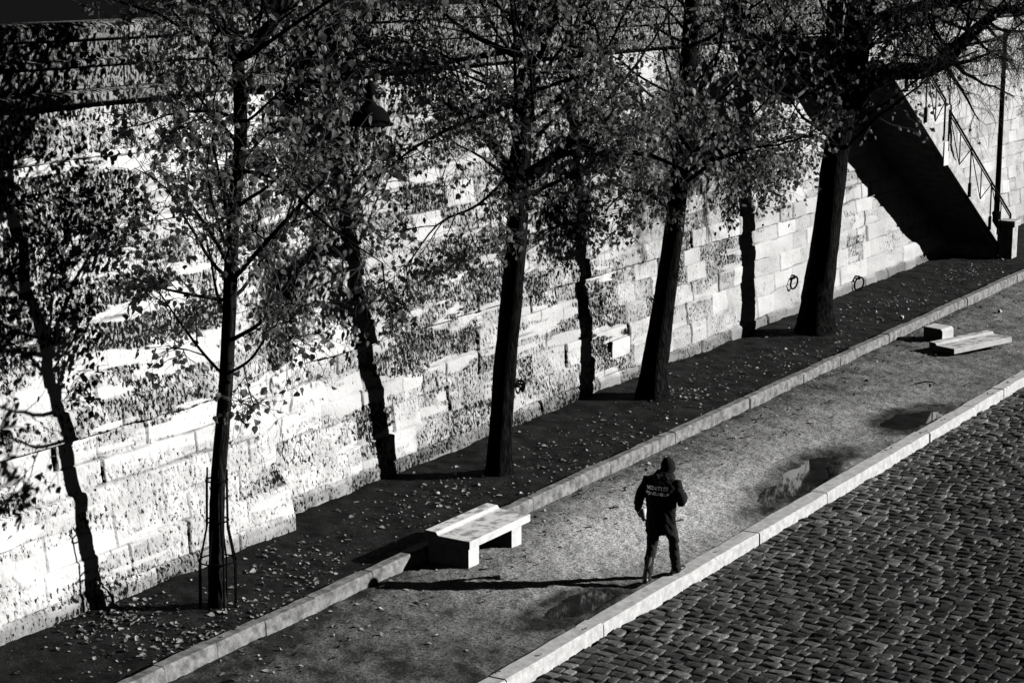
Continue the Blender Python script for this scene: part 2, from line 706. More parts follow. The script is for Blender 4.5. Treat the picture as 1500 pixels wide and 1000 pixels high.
    vattr(me, 'joint', np.concatenate([joint.ravel(), pad]))
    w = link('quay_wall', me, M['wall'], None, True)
    tag(w, 'tall weathered limestone retaining wall behind the row of trees', 'wall')

    def strip(name, prof_fn, mat, step=1.3, bevel=0.012):
        m = MB()
        y = 9.0
        rr = random.Random(name)
        while y < 71.5:
            ln = rr.uniform(0.8, 1.9)
            y2 = min(y + ln, 71.8)
            ym = (y + y2) / 2
            j = rr.uniform(-0.012, 0.012)
            m.prism_y([(x + j, z) for x, z in prof_fn(ym)], y + 0.004, y2 - 0.004)
            y = y2
        ob = m.build(name, mat, w, bevel=bevel, segs=1)
        nv = len(ob.data.vertices)
        vattr(ob.data, 'rough', np.full(nv, 0.80))
        vattr(ob.data, 'tone', np.full(nv, 0.36))
        vattr(ob.data, 'joint', np.zeros(nv))
        return ob

    def xb(Y, z):
        return wall_x(Y, z)
    strip('string_course', lambda Y: [(-19.9, 6.57), (xb(Y, 6.5) + 0.02, 6.57), (xb(Y, 6.5) + 0.15, 6.61), (xb(Y, 6.5) + 0.15, 6.72),
                                      (xb(Y, 6.5) - 0.02, 6.76), (-19.9, 6.76)], M['wall'])
    strip('parapet', lambda Y: [(-18.95, 6.765), (xb(Y, 6.9) - 0.02, 6.765), (xb(Y, 6.9) - 0.02, 7.04), (xb(Y, 6.9) + 0.06, 7.07),
                                (xb(Y, 6.9) + 0.06, 7.13), (xb(Y, 6.9) - 0.03, 7.16), (xb(Y, 6.9) - 0.03, 7.40), (-18.95, 7.40)], M['wall'])
    strip('coping', lambda Y: [(-19.03, 7.405), (xb(Y, 7) + 0.06, 7.405), (xb(Y, 7) + 0.07, 7.55), (xb(Y, 7) - 0.04, 7.62), (-18.98, 7.60)],
          M['wall'])
    return w


wall = build_wall()

mb = MB()
mb.add([(-19.0, -200, 6.74), (-19.0, 900, 6.74), (-900, 900, 6.74), (-900, -200, 6.74)], [(0, 1, 2, 3)])
tag(mb.build('upper_street', M['asphalt']), kind='structure')

# ------------------------------------------------------------------ planting strip
ys = np.arange(8, 72, 0.045)
us = np.linspace(0, 1, 68)
Yg, U = np.meshgrid(ys, us, indexing='ij')
xa = np.array([min(wall_base(y), -17.2) - 0.35 for y in ys])[:, None]
xb_ = np.array([k1_x(y) - 0.14 for y in ys])[:, None]
Xg = xa + (xb_ - xa) * U
Zg = Z_STRIP - 0.012 + 0.035 * fbm(Xg * 1.1, Yg * 1.1, 101, 4) + 0.020 * fbm(Xg * 6, Yg * 6, 111, 3)
Zg += 0.05 * (1 - sstep(0.1, 0.4, U)) * (0.6 + fbm(Yg * 0.6, Yg * 0, 131, 3))
for tx, ty, a in ((-16.17, 18.65, 0.05), (-16.6, 26.1, 0.06), (-17.05, 32.4, 0.07), (-17.0, 40.1, 0.12), (-16.9, 44.2, 0.08)):
    Zg += a * np.exp(-(((Xg - tx) / 0.7) ** 2 + ((Yg - ty) / 0.8) ** 2))
Zg = np.where(U > 0.97, np.minimum(Zg, Z_STRIP - 0.005), Zg)
me = mesh_np('planting_strip', np.stack([Xg, Yg, Zg], -1).reshape(-1, 3), grid_faces(len(ys), len(us))[:, ::-1])
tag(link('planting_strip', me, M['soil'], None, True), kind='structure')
SOIL = BVHTree.FromPolygons([tuple(v.co) for v in me.vertices], [tuple(p.vertices) for p in me.polygons])


def soil_z(x, y):
    h = SOIL.ray_cast(Vector((x, y, 3)), Vector((0, 0, -1)))
    return h[0].z if h[0] else Z_STRIP


# ------------------------------------------------------------------ sandy path
PUD = [  # centre x, centre y, half-width x, half-length y, rotation
    (-12.36, 28.65, 0.34, 1.55, 0.10),
    (-12.30, 21.45, 0.30, 0.66, 0.0),
    (-12.33, 33.70, 0.40, 0.85, -0.1),
]


def pud_d(X, Y, p):
    c, s = math.cos(p[4]), math.sin(p[4])
    dx, dy = X - p[0], Y - p[1]
    u = (dx * c + dy * s) / p[2]
    v = (-dx * s + dy * c) / p[3]
    return np.sqrt(u * u + v * v)


ys = np.arange(8, 66, 0.034)
us = np.linspace(0, 1, 112)
Yg, U = np.meshgrid(ys, us, indexing='ij')
xa = np.array([k1_x(y) - 0.04 for y in ys])[:, None]
Xg = xa + (K2_IN + 0.03 - xa) * U
Zg = 0.006 + 0.022 * fbm(Xg * 0.9, Yg * 0.9, 201, 3) + 0.020 * fbm(Xg * 5, Yg * 5, 211, 3) + 0.014 * fbm(Xg * 15, Yg * 15, 221, 2)
nz = fbm(Xg * 1.9, Yg * 1.3, 231, 4)
wet = np.zeros_like(Xg)
for p in PUD:
    d = pud_d(Xg, Yg, p) + 0.55 * nz
    Zg -= 0.075 * (1 - sstep(0.55, 1.35, d))
    wet = np.maximum(wet, 1 - sstep(0.9, 2.1, d))
Zg = np.where(U > 0.975, np.minimum(Zg, 0.02), Zg)
dry_lit = 0.22 + 0.77 * np.exp(-(((Yg - 25.4) / 3.4) ** 2)) * np.exp(-(((Xg + 13.2) / 1.25) ** 2))  # pool of light round the walker, painted into the sand colour
dry_lit += 0.26 * np.exp(-(((Yg - 32.5) / 5.0) ** 2)) * np.exp(-(((Xg + 13.2) / 1.0) ** 2))  # weaker pool of light farther along, painted the same way
dry_lit += 0.06 * sstep(36, 42, Yg)
dry_lit -= 0.17 * (1 - sstep(17, 22.5, Yg))  # near end darkened like a vignette, in the colour itself
dry_lit -= 0.12 * (1 - sstep(0.0, 0.22, U))
dry_lit -= 0.55 * wet
dry_lit += 0.12 * fbm(Xg * 0.7, Yg * 0.45, 241, 3)
me = mesh_np('sandy_path', np.stack([Xg, Yg, Zg], -1).reshape(-1, 3), grid_faces(len(ys), len(us))[:, ::-1])
vattr(me, 'dry_lit', np.clip(dry_lit, 0.02, 1))
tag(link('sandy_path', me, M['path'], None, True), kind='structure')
PATH = BVHTree.FromPolygons([tuple(v.co) for v in me.vertices], [tuple(p.vertices) for p in me.polygons])


def path_z(x, y):
    h = PATH.ray_cast(Vector((x, y, 3)), Vector((0, 0, -1)))
    return h[0].z if h[0] else 0.0


for p in PUD:
    mb = MB()
    n = 40
    c, s = math.cos(p[4]), math.sin(p[4])
    vs = []
    for k in range(n):
        a = 2 * math.pi * k / n
        u, v = 1.55 * p[2] * math.cos(a), 1.55 * p[3] * math.sin(a)
        x = min(p[0] + u * c - v * s, K2_IN - 0.005)
        vs.append((x, p[1] + u * s + v * c, -0.028))
    mb.add(vs, [tuple(range(n))])
    tag(mb.build('puddle', M['water']), kind='structure')


# ------------------------------------------------------------------ kerbs
def kerb_line(name, mat, x_front, w, z0, z1, seed, lens, wob, bevel, kind='structure'):
    rr = random.Random(seed)
    m = MB()
    y = 8.0
    while y < 70:
        ln = rr.uniform(*lens)
        f0, f1 = x_front(y), x_front(y + ln)
        dx = rr.uniform(-wob, wob)
        dz = rr.uniform(-wob, wob) * 0.8
        ww = w + rr.uniform(-0.02, 0.02)
        a, b = y + 0.005, y + ln - 0.005
        segs = 5
        rings = []
        for k in range(segs + 1):
            t = k / segs
            yy = a + (b - a) * t
            f = f0 + (f1 - f0) * t + dx + rr.uniform(-0.004, 0.004)
            z = z1 + dz + rr.uniform(-0.004, 0.004)
            bk = f - ww + rr.uniform(-0.012, 0.012)
            ch = bevel + rr.uniform(-0.006, 0.010)
            rings.append([(f + 0.012, yy, z0), (f + 0.004, yy, z - ch), (f - ch, yy, z), (bk + 0.012, yy, z - 0.004), (bk, yy, z0)])
        m.rings(rings)
        y += ln
    return tag(m.build(name, mat), kind=kind)


kerb_line('planting_kerb', M['kerb'], k1_x, 0.19, -0.12, 0.205, 3, (0.75, 1.35), 0.012, 0.022)
kerb_line('road_kerb', M['kerb_pale'], lambda y: K2_OUT + 0.002 * (y - 25), 0.27, -0.30, 0.03, 9, (1.5, 2.6), 0.012, 0.016)


# ------------------------------------------------------------------ cobbled road
def build_road():
    r = np.random.default_rng(33)
    V, F, T = [], [], []
    rows = np.arange(11, 52, 0.192)
    quad_t = []
    nb = 0
    allv, allf, allt = [], [], []
    for i, y in enumerate(rows):
        xs = [K2_OUT + 0.05 + r.uniform(-0.12, 0.02)]
        lim = -3.2
        while xs[-1] < lim:
            xs.append(xs[-1] + float(np.clip(r.normal(0.225, 0.035), 0.14, 0.31)))
        xs = np.array(xs)
        n = len(xs) - 1
        x0 = np.maximum(xs[:-1], K2_OUT + 0.03)
        x1 = xs[1:]
        keep = (x1 - x0) > 0.07
        x0, x1 = x0[keep], x1[keep]
        n = len(x0)
        drift = 0.03 * np.sin(x0 * 0.9 + y * 0.21) + 0.02 * np.sin(x0 * 2.1 + y * 0.5)
        y0 = y + drift + r.normal(0, 0.004, n)
        y1 = y + 0.192 + drift + r.normal(0, 0.006, n)
        g = r.uniform(0.004, 0.011, n)
        hz = Z_ROAD + 0.012 * np.sin(x0 * 1.7 + y) + r.normal(0, 0.006, n) - 0.012
        tx, ty = r.normal(0, 0.006, n), r.normal(0, 0.005, n)
        tone = np.clip(r.lognormal(-2.95, 0.58, n), 0.014, 0.17) * np.interp(x0, [-11.6, -10.2, -7.0, -4], [1.25, 0.85, 0.40, 0.25])  # stones fall darker towards the river, a vignette painted into their tone

        def ring(ins, dz, til):
            j = r.normal(0, 0.006, (n, 4, 2))
            cs = np.stack([np.stack([x0 + g + ins, y0 + g + ins], -1), np.stack([x1 - g - ins, y0 + g + ins], -1),
                           np.stack([x1 - g - ins, y1 - g - ins], -1), np.stack([x0 + g + ins, y1 - g - ins], -1)], 1) + j
            sx = np.array([-1, 1, 1, -1])[None]
            sy = np.array([-1, -1, 1, 1])[None]
            z = hz[:, None] + dz + til * (tx[:, None] * sx + ty[:, None] * sy) + r.normal(0, 0.002, (n, 4))
            return np.concatenate([cs, z[..., None]], -1)
        v = np.concatenate([ring(0, -0.09, 0), ring(0.0, -0.026, 1), ring(0.009, -0.004, 1), ring(0.035, 0.002, 1)], 1)
        allv.append(v.reshape(-1, 3))
        allt.append(np.repeat(tone, 16))
        f = []
        for a in range(3):
            for k in range(4):
                k2 = (k + 1) % 4
                f.append((a * 4 + k, a * 4 + k2, a * 4 + 4 + k2, a * 4 + 4 + k))
        f.append((12, 13, 14, 15))
        f = np.array(f)
        allf.append((nb + 16 * np.arange(n)[:, None, None] + f[None]).reshape(-1, 4))
        nb += 16 * n
    v = np.concatenate(allv)
    # mud bed between the stones
    bz = Z_ROAD - 0.062
    bed = np.array([(K2_OUT - 0.1, 8, bz), (20, 8, bz), (20, 70, bz), (K2_OUT - 0.1, 70, bz)])
    fb = np.array([[nb, nb + 1, nb + 2, nb + 3]])
    me = mesh_np('cobbled_road', np.concatenate([v, bed]), np.concatenate(allf + [fb]))
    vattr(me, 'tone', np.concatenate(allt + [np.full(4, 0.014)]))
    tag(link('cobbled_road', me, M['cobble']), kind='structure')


build_road()


# ------------------------------------------------------------------ benches
def seat_profile():
    # (x, z): low front part, raised back part with a small concave step
    return [(0, 0), (0.77, 0), (0.77, 0.115), (0.255, 0.118), (0.225, 0.128), (0.205, 0.160), (0.19, 0.168), (0.02, 0.172), (0, 0.165)]


def seat_mesh(name, mat_top, parent, length):
    m = MB()
    m.prism_y(seat_profile(), 0, length)
    ob = m.build(name, [M['bench'], mat_top], parent, bevel=0.008)
    for p in ob.data.polygons:
        if p.normal.z > 0.75 and p.area > 0.05:
            p.material_index = 1
    return ob


bench = empty('stone_bench', (-15.08, 21.86, 0.0))
tag(bench, 'white concrete bench with raised back edge standing on two block legs', 'bench')
s_ = seat_mesh('seat', M['bench_top'], bench, 1.63)
s_.location = (0, 0, 0.305)
for y0 in (0.055, 1.20):
    m = MB()
    m.box(0.03, 0.715, y0, y0 + 0.27, -0.06, 0.304)
    m.build('leg', M['bench'], bench, bevel=0.006)

slab = empty('fallen_bench_slab', (-14.22, 40.0, 0.03), R(-27))
tag(slab, 'white bench top lying broken off on the sandy path beside a square block', 'bench slab')
slab.rotation_euler = (R(3), R(-2), R(-27))
s_ = seat_mesh('seat', M['bench_top'], slab, 1.70)
m = MB()
m.prism_y([(0.1, -0.05), (0.66, -0.05), (0.62, -0.002), (0.14, -0.002)], 0.25, 1.4)
m.build('broken_edge', M['kerb'], slab, bevel=0.006)

m = MB()
m.prism_y([(-0.25, 0), (0.25, 0), (0.25, 0.25), (0.20, 0.30), (-0.25, 0.30)], -0.22, 0.22)
blk = m.build('stone_block', M['bench'], bevel=0.01)
blk.location = (-14.50, 41.35, -0.005)
blk.rotation_euler = (R(2), R(1), R(-14))
tag(blk, 'square white stone block with a chipped edge behind the fallen bench slab', 'stone block')


# ------------------------------------------------------------------ plaque, rings, lamp, pole
py = 33.3
px_ = wall_x(py, 0.85)
m = MB()
rr = random.Random(4)
ring0 = [(-0.37, -0.17), (0.0, -0.185), (0.36, -0.16), (0.37, 0.13), (0.34, 0.18), (0.0, 0.185), (-0.36, 0.175), (-0.38, 0.0)]
m.rings([[(-0.10, u, v) for u, v in ring0], [(0.045, u, v) for u, v in ring0], [(0.055, u * 0.97, v * 0.94) for u, v in ring0]])
pl = m.build('wall_plaque', M['bench'], bevel=0.004, segs=1)
pl.location = (px_ + 0.02, py, 0.80)
tag(pl, 'smooth pale rectangular stone panel set low in the wall between two trees', 'wall panel')


def mooring_ring(loc, Rr, tilt, label, flat=False):
    e = empty('mooring_ring', loc)
    tag(e, label, 'mooring ring', 'iron mooring rings along the wall foot')
    m = MB()
    u = Vector((math.sin(tilt), math.cos(tilt), 0))
    m.torus((0.05, 0, -Rr), Rr, 0.022, u, (0.12, 0, 0.99), 28, 8)
    m.build('ring', M['iron'], e, True)
    m = MB()
    m.tube([(-0.12, 0, 0.01), (0.05, 0, 0.02), (0.085, 0, -0.02), (0.05, 0, -0.05), (-0.12, 0, -0.03)], 0.022, 8)
    m.build('staple', M['iron'], e, True)
    return e


mooring_ring((wall_x(42.0, 1.0) + 0.04, 42.0, 1.0), 0.15, 0.15, 'black iron ring hanging on pale blocks just left of the thickest trunk')
mooring_ring((wall_x(46.0, 0.45) + 0.10, 46.0, 0.42), 0.17, 0.35, 'black iron ring at the wall foot just right of the thickest trunk')
mooring_ring((wall_x(29.45, 0.9) + 0.04, 29.45, 0.83), 0.085, -0.3, 'black iron ring half hidden beside the slim trunk behind the bench')

lamp = empty('wall_lamp', (-17.05, 23.42, 5.98))
tag(lamp, 'black dome shaded lamp on a bracket high among the leaves', 'lamp')
m = MB()
m.lathe([(0.335, 0.0), (0.345, 0.03), (0.30, 0.05), (0.285, 0.10), (0.25, 0.19), (0.18, 0.265), (0.09, 0.30), (0.065, 0.33), (0.06, 0.40), (0.0, 0.41)], n=32)
m.build('lamp_shade', M['iron'], lamp, True)
m = MB()
m.lathe([(0.05, 0.38), (0.075, 0.42), (0.075, 0.56), (0.045, 0.60), (0.03, 0.66), (0.0, 0.665)], n=20)
m.build('lamp_cap', M['iron'], lamp, True)
m = MB()
m.lathe([(0.0, -0.05), (0.13, -0.03), (0.20, 0.01), (0.0, 0.012)], n=24)
m.build('lamp_glass', M['white'], lamp, True)
m = MB()
m.tube([(0, 0, 0.62), (-0.05, 0, 0.74), (-0.2, 0.02, 0.80), (-0.5, 0.02, 0.74), (-1.15, 0.0, 0.66)], 0.024, 8)
m.tube([(-0.35, 0.02, 0.77), (-0.7, 0.0, 0.45), (-1.12, 0.0, 0.28)], 0.014, 6)
m.build('lamp_arm', M['iron'], lamp, True)

pole = empty('lamp_post', (-17.62, 54.75, 0.18))
tag(pole, 'slender dark post rising behind the foot of the stone staircase', 'post')
m = MB()
m.lathe([(0.085, 1.0), (0.075, 2.5), (0.065, 5.2), (0.06, 6.2)], n=14)
m.build('shaft', M['iron'], pole, True)
m = MB()
m.lathe([(0.16, -0.08), (0.16, 0.12), (0.125, 0.18), (0.11, 0.85), (0.13, 0.90), (0.13, 0.96), (0.085, 1.0)], n=16)
m.build('base', M['iron'], pole, True)


# ------------------------------------------------------------------ staircase
def build_stair():
    st = empty('stone_staircase', (0, 0, 0))
    tag(st, 'steep stone staircase in deep shade running down along the wall', 'staircase')
    XW, XF = -18.95, -17.02          # buried in the wall face .. river side face
    def soff(Y):
        return 5.27 - 0.602 * (Y - 45.06)
    Y0, Y1 = 43.9, 54.0
    # flight with steps above, sloping soffit below
    n = 36
    zt0, zt1 = 6.38, 0.42
    prof = [(Y0, soff(Y0)), (53.2, soff(53.2)), (53.2, 0.05), (Y1 + 0.1, 0.05)]
    top = []
    for k in range(n):
        y_a = Y0 + (Y1 - Y0) * k / n
        y_b = Y0 + (Y1 - Y0) * (k + 1) / n
        z = zt0 + (zt1 - zt0) * k / (n - 1)
        top += [(y_a, z), (y_b, z)]
    prof += [(Y1 + 0.1, zt1)] + top[::-1]
    m = MB()
    m.prism_x(prof, XW, XF - 0.16)
    m.build('flight', M['stair'], st)
    # string wall on the river side, two lengths with a stepped block between
    def string(ya, yb, lo, hi, name):
        m = MB()
        m.prism_x([(ya, soff(ya) - lo), (yb, max(soff(yb) - lo, 0.06)), (yb, soff(yb) + hi), (ya, soff(ya) + hi)], XF - 0.155, XF)
        return m.build(name, M['stair'], st, bevel=0.008, segs=1)
    string(Y0, 48.3, 0.0, 0.50, 'string_wall')
    string(48.66, 53.9, 0.0, 0.42, 'string_wall')
    m = MB()
    m.box(XF - 0.20, XF + 0.03, 48.305, 48.655, soff(48.5) - 0.10, soff(48.5) + 0.52)
    m.build('pier_block', M['bench'], st, bevel=0.012)
    # landing at street level
    m = MB()
    m.box(XW, XF, 40.9, Y0 - 0.004, 6.02, 6.56)
    for yy in (41.4, 42.6):
        m.prism_y([(XW, 5.2), (-18.25, 5.2), (XF - 0.1, 6.015), (XW, 6.015)], yy, yy + 0.35)
    m.build('landing', M['stair'], st, bevel=0.01, segs=1)
    m = MB()
    m.box(XF - 0.22, XF + 0.001, 40.9, Y0 - 0.01, 6.565, 7.45)
    m.build('landing_parapet', M['trim'], st, bevel=0.01, segs=1)
    # pedestal at the foot
    m = MB()
    m.box(-17.05, -16.66, 53.3, 53.75, -0.1, 0.95)
    m.box(-17.10, -16.60, 53.25, 53.80, 0.955, 1.12)
    m.build('pedestal', M['stair'], st, bevel=0.015)
    # iron railing
    rl = empty('railing', (0, 0, 0))
    rl.parent = st
    xr = XF + 0.02
    secs = [(44.0, 48.25, 0.50), (48.6, 54.1, 0.42)]
    for ya, yb, hi in secs:
        def P(Y, h):
            return Vector((xr, Y, soff(Y) + hi + h))
        m = MB()
        m.tube([P(ya, 0.95), P(yb, 0.95)], 0.028, 8)
        m.tube([P(ya, 0.85), P(yb, 0.85)], 0.018, 6)
        m.tube([P(yb, 0.95), P(yb, 0.1), P(yb - 0.02, -0.1)], 0.026, 8)
        m.tube([P(ya, 0.95), P(ya, -0.1)], 0.026, 8)
        m.build('handrail', M['iron'], rl, True)
        k = 3
        for i in range(k):
            a = ya + (yb - ya) * i / k
            b = ya + (yb - ya) * (i + 1) / k
            m = MB()
            mid = (a + b) / 2
            m.tube([P(a + 0.05, 0.85), P(mid, 0.02)], 0.014, 5)
            m.tube([P(b - 0.05, 0.85), P(mid, 0.02)], 0.014, 5)
            m.tube([P(mid, 0.85), P(mid, 0.02)], 0.016, 5)
            m.build('brace', M['iron'], rl, True)
            if i:
                m = MB()
                m.tube([P(a, 0.92), P(a, 0.0), P(a, -0.36)], 0.022, 6)
                m.box(xr - 0.02, xr + 0.03, a - 0.05, a + 0.05, P(a, -0.38).z, P(a, 0).z)
                m.build('post', M['iron'], rl)
    return st


build_stair()


# ------------------------------------------------------------------ trees
class Tree:
    def __init__(self, seed):
        self.r = random.Random(seed)
        self.limb, self.twig = MB(), MB()
        self.lv = []            # leaf frames
        self.pl = []
        self.nr = np.random.default_rng(seed)

    def ok(self, p, m=0.18):
        return p.x > wall_x(p.y, p.z) + m or p.z > 7.9

    def leaf(self, p, d, size):
        self.lv.append((p, d, size))

    def path(self, p, d, length, seg, wander, lift):
        r = self.r
        pts = [p.copy()]
        n = max(2, int(length / seg))
        d = d.normalized()
        for i in range(n):
            d = (d + Vector((r.gauss(0, wander), r.gauss(0, wander), r.gauss(0, wander) + lift))).normalized()
            q = pts[-1] + d * (length / n)
            if not self.ok(q):
                d.x = abs(d.x) + 0.3
                d.normalize()
                q = pts[-1] + d * (length / n)
                if not self.ok(q, 0.08):
                    break
            pts.append(q)
        return pts

    def twigs(self, pts, n, ln, leafn, lift=-0.05, size=0.094, start=0.25, droop=0.0):
        """level-3 twigs with leaves along a branch polyline"""
        r = self.r
        m = len(pts)
        if m < 2:
            return
        for i in range(n):
            t = start + (1 - start) * (i + r.random()) / n
            f = t * (m - 1)
            k = min(int(f), m - 2)
            p = pts[k].lerp(pts[k + 1], f - k)
            ax = (pts[k + 1] - pts[k]).normalized()
            d = (ax * 0.7 + Vector((r.gauss(0, 0.6), r.gauss(0, 0.6), r.gauss(0.0, 0.5) - droop))).normalized()
            tw = self.path(p, d, ln * r.uniform(0.5, 1.3), 0.10, 0.22, lift)
            if len(tw) < 2:
                continue
            self.twig.tube(tw, [0.0055 - 0.0035 * j / (len(tw) - 1) for j in range(len(tw))], 3, cap=False)
            nl = leafn if leafn >= 1 else (1 if r.random() < leafn else 0)
            for j in range(int(nl)):
                f2 = r.uniform(0.15, 1.0) * (len(tw) - 1)
                k2 = min(int(f2), len(tw) - 2)
                q = tw[k2].lerp(tw[k2 + 1], f2 - k2)
                self.leaf(q, Vector((r.gauss(0, 0.5), r.gauss(0, 0.5), r.gauss(-0.75, 0.45))), size * r.uniform(0.65, 1.2))

    def branch(self, p, d, length, rad, leafn, ntw=6, n2=6, l2=1.0, lift=0.06, tl=0.60, droop=0.0, size=0.094, wander=0.13):
        """level-1 limb with level-2 side branches"""
        r = self.r
        pts = self.path(p, d, length, 0.22, wander, lift)
        if len(pts) < 2:
            return
        m = len(pts)
        self.limb.tube(pts, [max(rad * (1 - 0.8 * j / (m - 1)), 0.006) for j in range(m)], 6, cap=False)
        for i in range(n2):
            t = 0.22 + 0.78 * (i + r.random()) / n2
            f = t * (m - 1)
            k = min(int(f), m - 2)
            q = pts[k].lerp(pts[k + 1], f - k)
            ax = (pts[k + 1] - pts[k]).normalized()
            dd = (ax * 0.8 + Vector((r.gauss(0, 0.55), r.gauss(0, 0.55), r.gauss(0.05, 0.45) - droop))).normalized()
            b = self.path(q, dd, l2 * r.uniform(0.6, 1.25) * (1.1 - 0.5 * t), 0.14, 0.16, lift * 0.5 - droop * 0.1)
            if len(b) < 2:
                continue
            r0 = max(rad * 0.35 * (1 - 0.6 * t), 0.007)
            self.twig.tube(b, [max(r0 * (1 - 0.75 * j / (len(b) - 1)), 0.0035) for j in range(len(b))], 4, cap=False)
            self.twigs(b, ntw, tl, leafn, size=size, droop=droop)
        self.twigs(pts[m // 2:], max(ntw, 4), tl, leafn, size=size, droop=droop)

    def limb_path(self, pts, rads, n2, l2, leafn, ntw=6, tl=0.60, droop=0.0, start=0.2, size=0.094):
        """a limb whose course is known, with side growth"""
        pts = [Vector(p) for p in pts]
        sm, rs = smooth_path(pts, rads, 5)
        self.limb.tube(sm, rs, 8, cap=True)
        r = self.r
        m = len(sm)
        for i in range(n2):
            t = start + (1 - start) * (i + r.random()) / n2
            f = t * (m - 1)
            k = min(int(f), m - 2)
            q = sm[k].lerp(sm[k + 1], f - k)
            ax = (sm[k + 1] - sm[k]).normalized()
            dd = (ax * 0.5 + Vector((r.gauss(0, 0.6), r.gauss(0, 0.6), r.gauss(0.1, 0.5) - droop))).normalized()
            self.branch(q, dd, l2 * r.uniform(0.6, 1.2), max(rs[k] * 0.35, 0.012), leafn, ntw, 4, l2 * 0.6, tl=tl, droop=droop, size=size)

    def leaf_mesh(self, name):
        n = len(self.lv)
        P = np.array([tuple(a[0]) for a in self.lv])
        D = np.array([tuple(a[1]) for a in self.lv])
        S = np.array([a[2] for a in self.lv])[:, None]
        D /= np.linalg.norm(D, axis=1, keepdims=True) + 1e-9
        Q = self.nr.normal(size=(n, 3))
        Wd = np.cross(D, Q)
        Wd /= np.linalg.norm(Wd, axis=1, keepdims=True) + 1e-9
        N = np.cross(D, Wd)
        st = P + D * S * 0.35                       # stalk
        fold = self.nr.uniform(0.05, 0.32, (n, 1))
        def pt(u, w, h):
            return st + D * S * u + Wd * S * w + N * S * h * fold
        curl = self.nr.uniform(-0.25, 0.25, (n, 1))
        v = np.stack([pt(0, 0, 0), pt(0.12, 0.36, 1), pt(0.50, 0.46, 1.1), pt(0.82, 0.20, 0.6),
                      pt(1.08, 0, 0) + N * S * curl,
                      pt(0.82, -0.20, 0.6), pt(0.50, -0.46, 1.1), pt(0.12, -0.36, 1), pt(0.5, 0, 0)], 1)
        f = np.array([(0, 1, 2, 8), (8, 2, 3, 4), (4, 5, 6, 8), (8, 6, 7, 0)])
        F = (9 * np.arange(n)[:, None, None] + f[None]).reshape(-1, 4)
        return mesh_np(name, v.reshape(-1, 3), F)

    def build(self, name, label, trunk, bark, group='trees along the wall'):
        base = trunk[0][0]
        root = empty(name, (base[0], base[1], base[2]))
        tag(root, label, 'tree', group)
        off = Vector(base)
        def place(ob):
            ob.parent = root
            ob.location = -off
            return ob
        place(link('trunk', self.trunk_mesh(trunk), bark, None, True))
        if self.limb.v:
            place(self.limb.build('limbs', bark, None, True))
        place(self.twig.build('twigs', M['twig'], None, True))
        place(link('crown', self.leaf_mesh('crown'), M['leaf']))
        return root

    def trunk_mesh(self, trunk):
        pts = [Vector(p) for p, r in trunk]
        rads = [r for p, r in trunk]
        sm, rs = smooth_path(pts, rads, 9)
        sides = 20
        nr = self.nr
        ph = nr.uniform(0, 6.28, 4)
        m = MB()
        rings = []
        z0 = pts[0].z
        for i, (p, r0) in enumerate(zip(sm, rs)):
            ring = []
            h = p.z - z0
            for k in range(sides):
                a = 2 * math.pi * k / sides
                fl = math.exp(-h / 0.30)
                rr = r0 * (1 + 0.62 * fl * (0.5 + 0.45 * math.cos(3 * a + ph[0]) * math.cos(2 * a + ph[1])))
                rr *= 1 + 0.05 * math.sin(5 * a + ph[2] + h * 1.5) + 0.035 * math.sin(9 * a + h * 4 + ph[3]) + nr.normal(0, 0.012)
                ring.append((p.x + rr * math.cos(a), p.y + rr * math.sin(a), p.z - (0.14 if i == 0 else 0)))
            rings.append(ring)
        m.rings(rings)
        return m.mesh('trunk')


def smooth_path(pts, rads, sub):
    out, ro = [], []
    n = len(pts)
    for i in range(n - 1):
        p0, p1, p2, p3 = pts[max(i - 1, 0)], pts[i], pts[i + 1], pts[min(i + 2, n - 1)]
        for s in range(sub):
            t = s / sub
            out.append(0.5 * ((2 * p1) + (p2 - p0) * t + (2 * p0 - 5 * p1 + 4 * p2 - p3) * t * t + (3 * p1 - p0 - 3 * p2 + p3) * t ** 3))
            ro.append(rads[i] + (rads[i + 1] - rads[i]) * t)
    out.append(pts[-1])
    ro.append(rads[-1])
    return out, ro


def auto_crown(T, trunk, z0, z1, n, length, rad, leafn, droop=0.0, ntw=6, n2=6, l2=1.0, lean=(0, 0), tl=0.60):
    sm, rs = smooth_path([Vector(p) for p, r in trunk], [r for p, r in trunk], 8)
    r = T.r
    for i in range(n):
        z = z0 + (z1 - z0) * (i + 0.6 * r.random()) / n
        k = min(range(len(sm)), key=lambda j: abs(sm[j].z - z))
        p = sm[k]
        a = i * 2.399 + r.uniform(-0.4, 0.4)
        tt = (z - z0) / (z1 - z0)
        d = Vector((math.cos(a) + lean[0], math.sin(a) + lean[1], 0.25 + 0.5 * r.random() + 0.4 * tt))
        ln = length * r.uniform(0.75, 1.2) * (1 - 0.35 * tt)
        if d.x < -0.3:
            ln *= 0.7
        T.branch(p, d, ln, rad * (1 - 0.4 * tt), leafn, ntw, n2, l2, droop=droop, tl=tl)


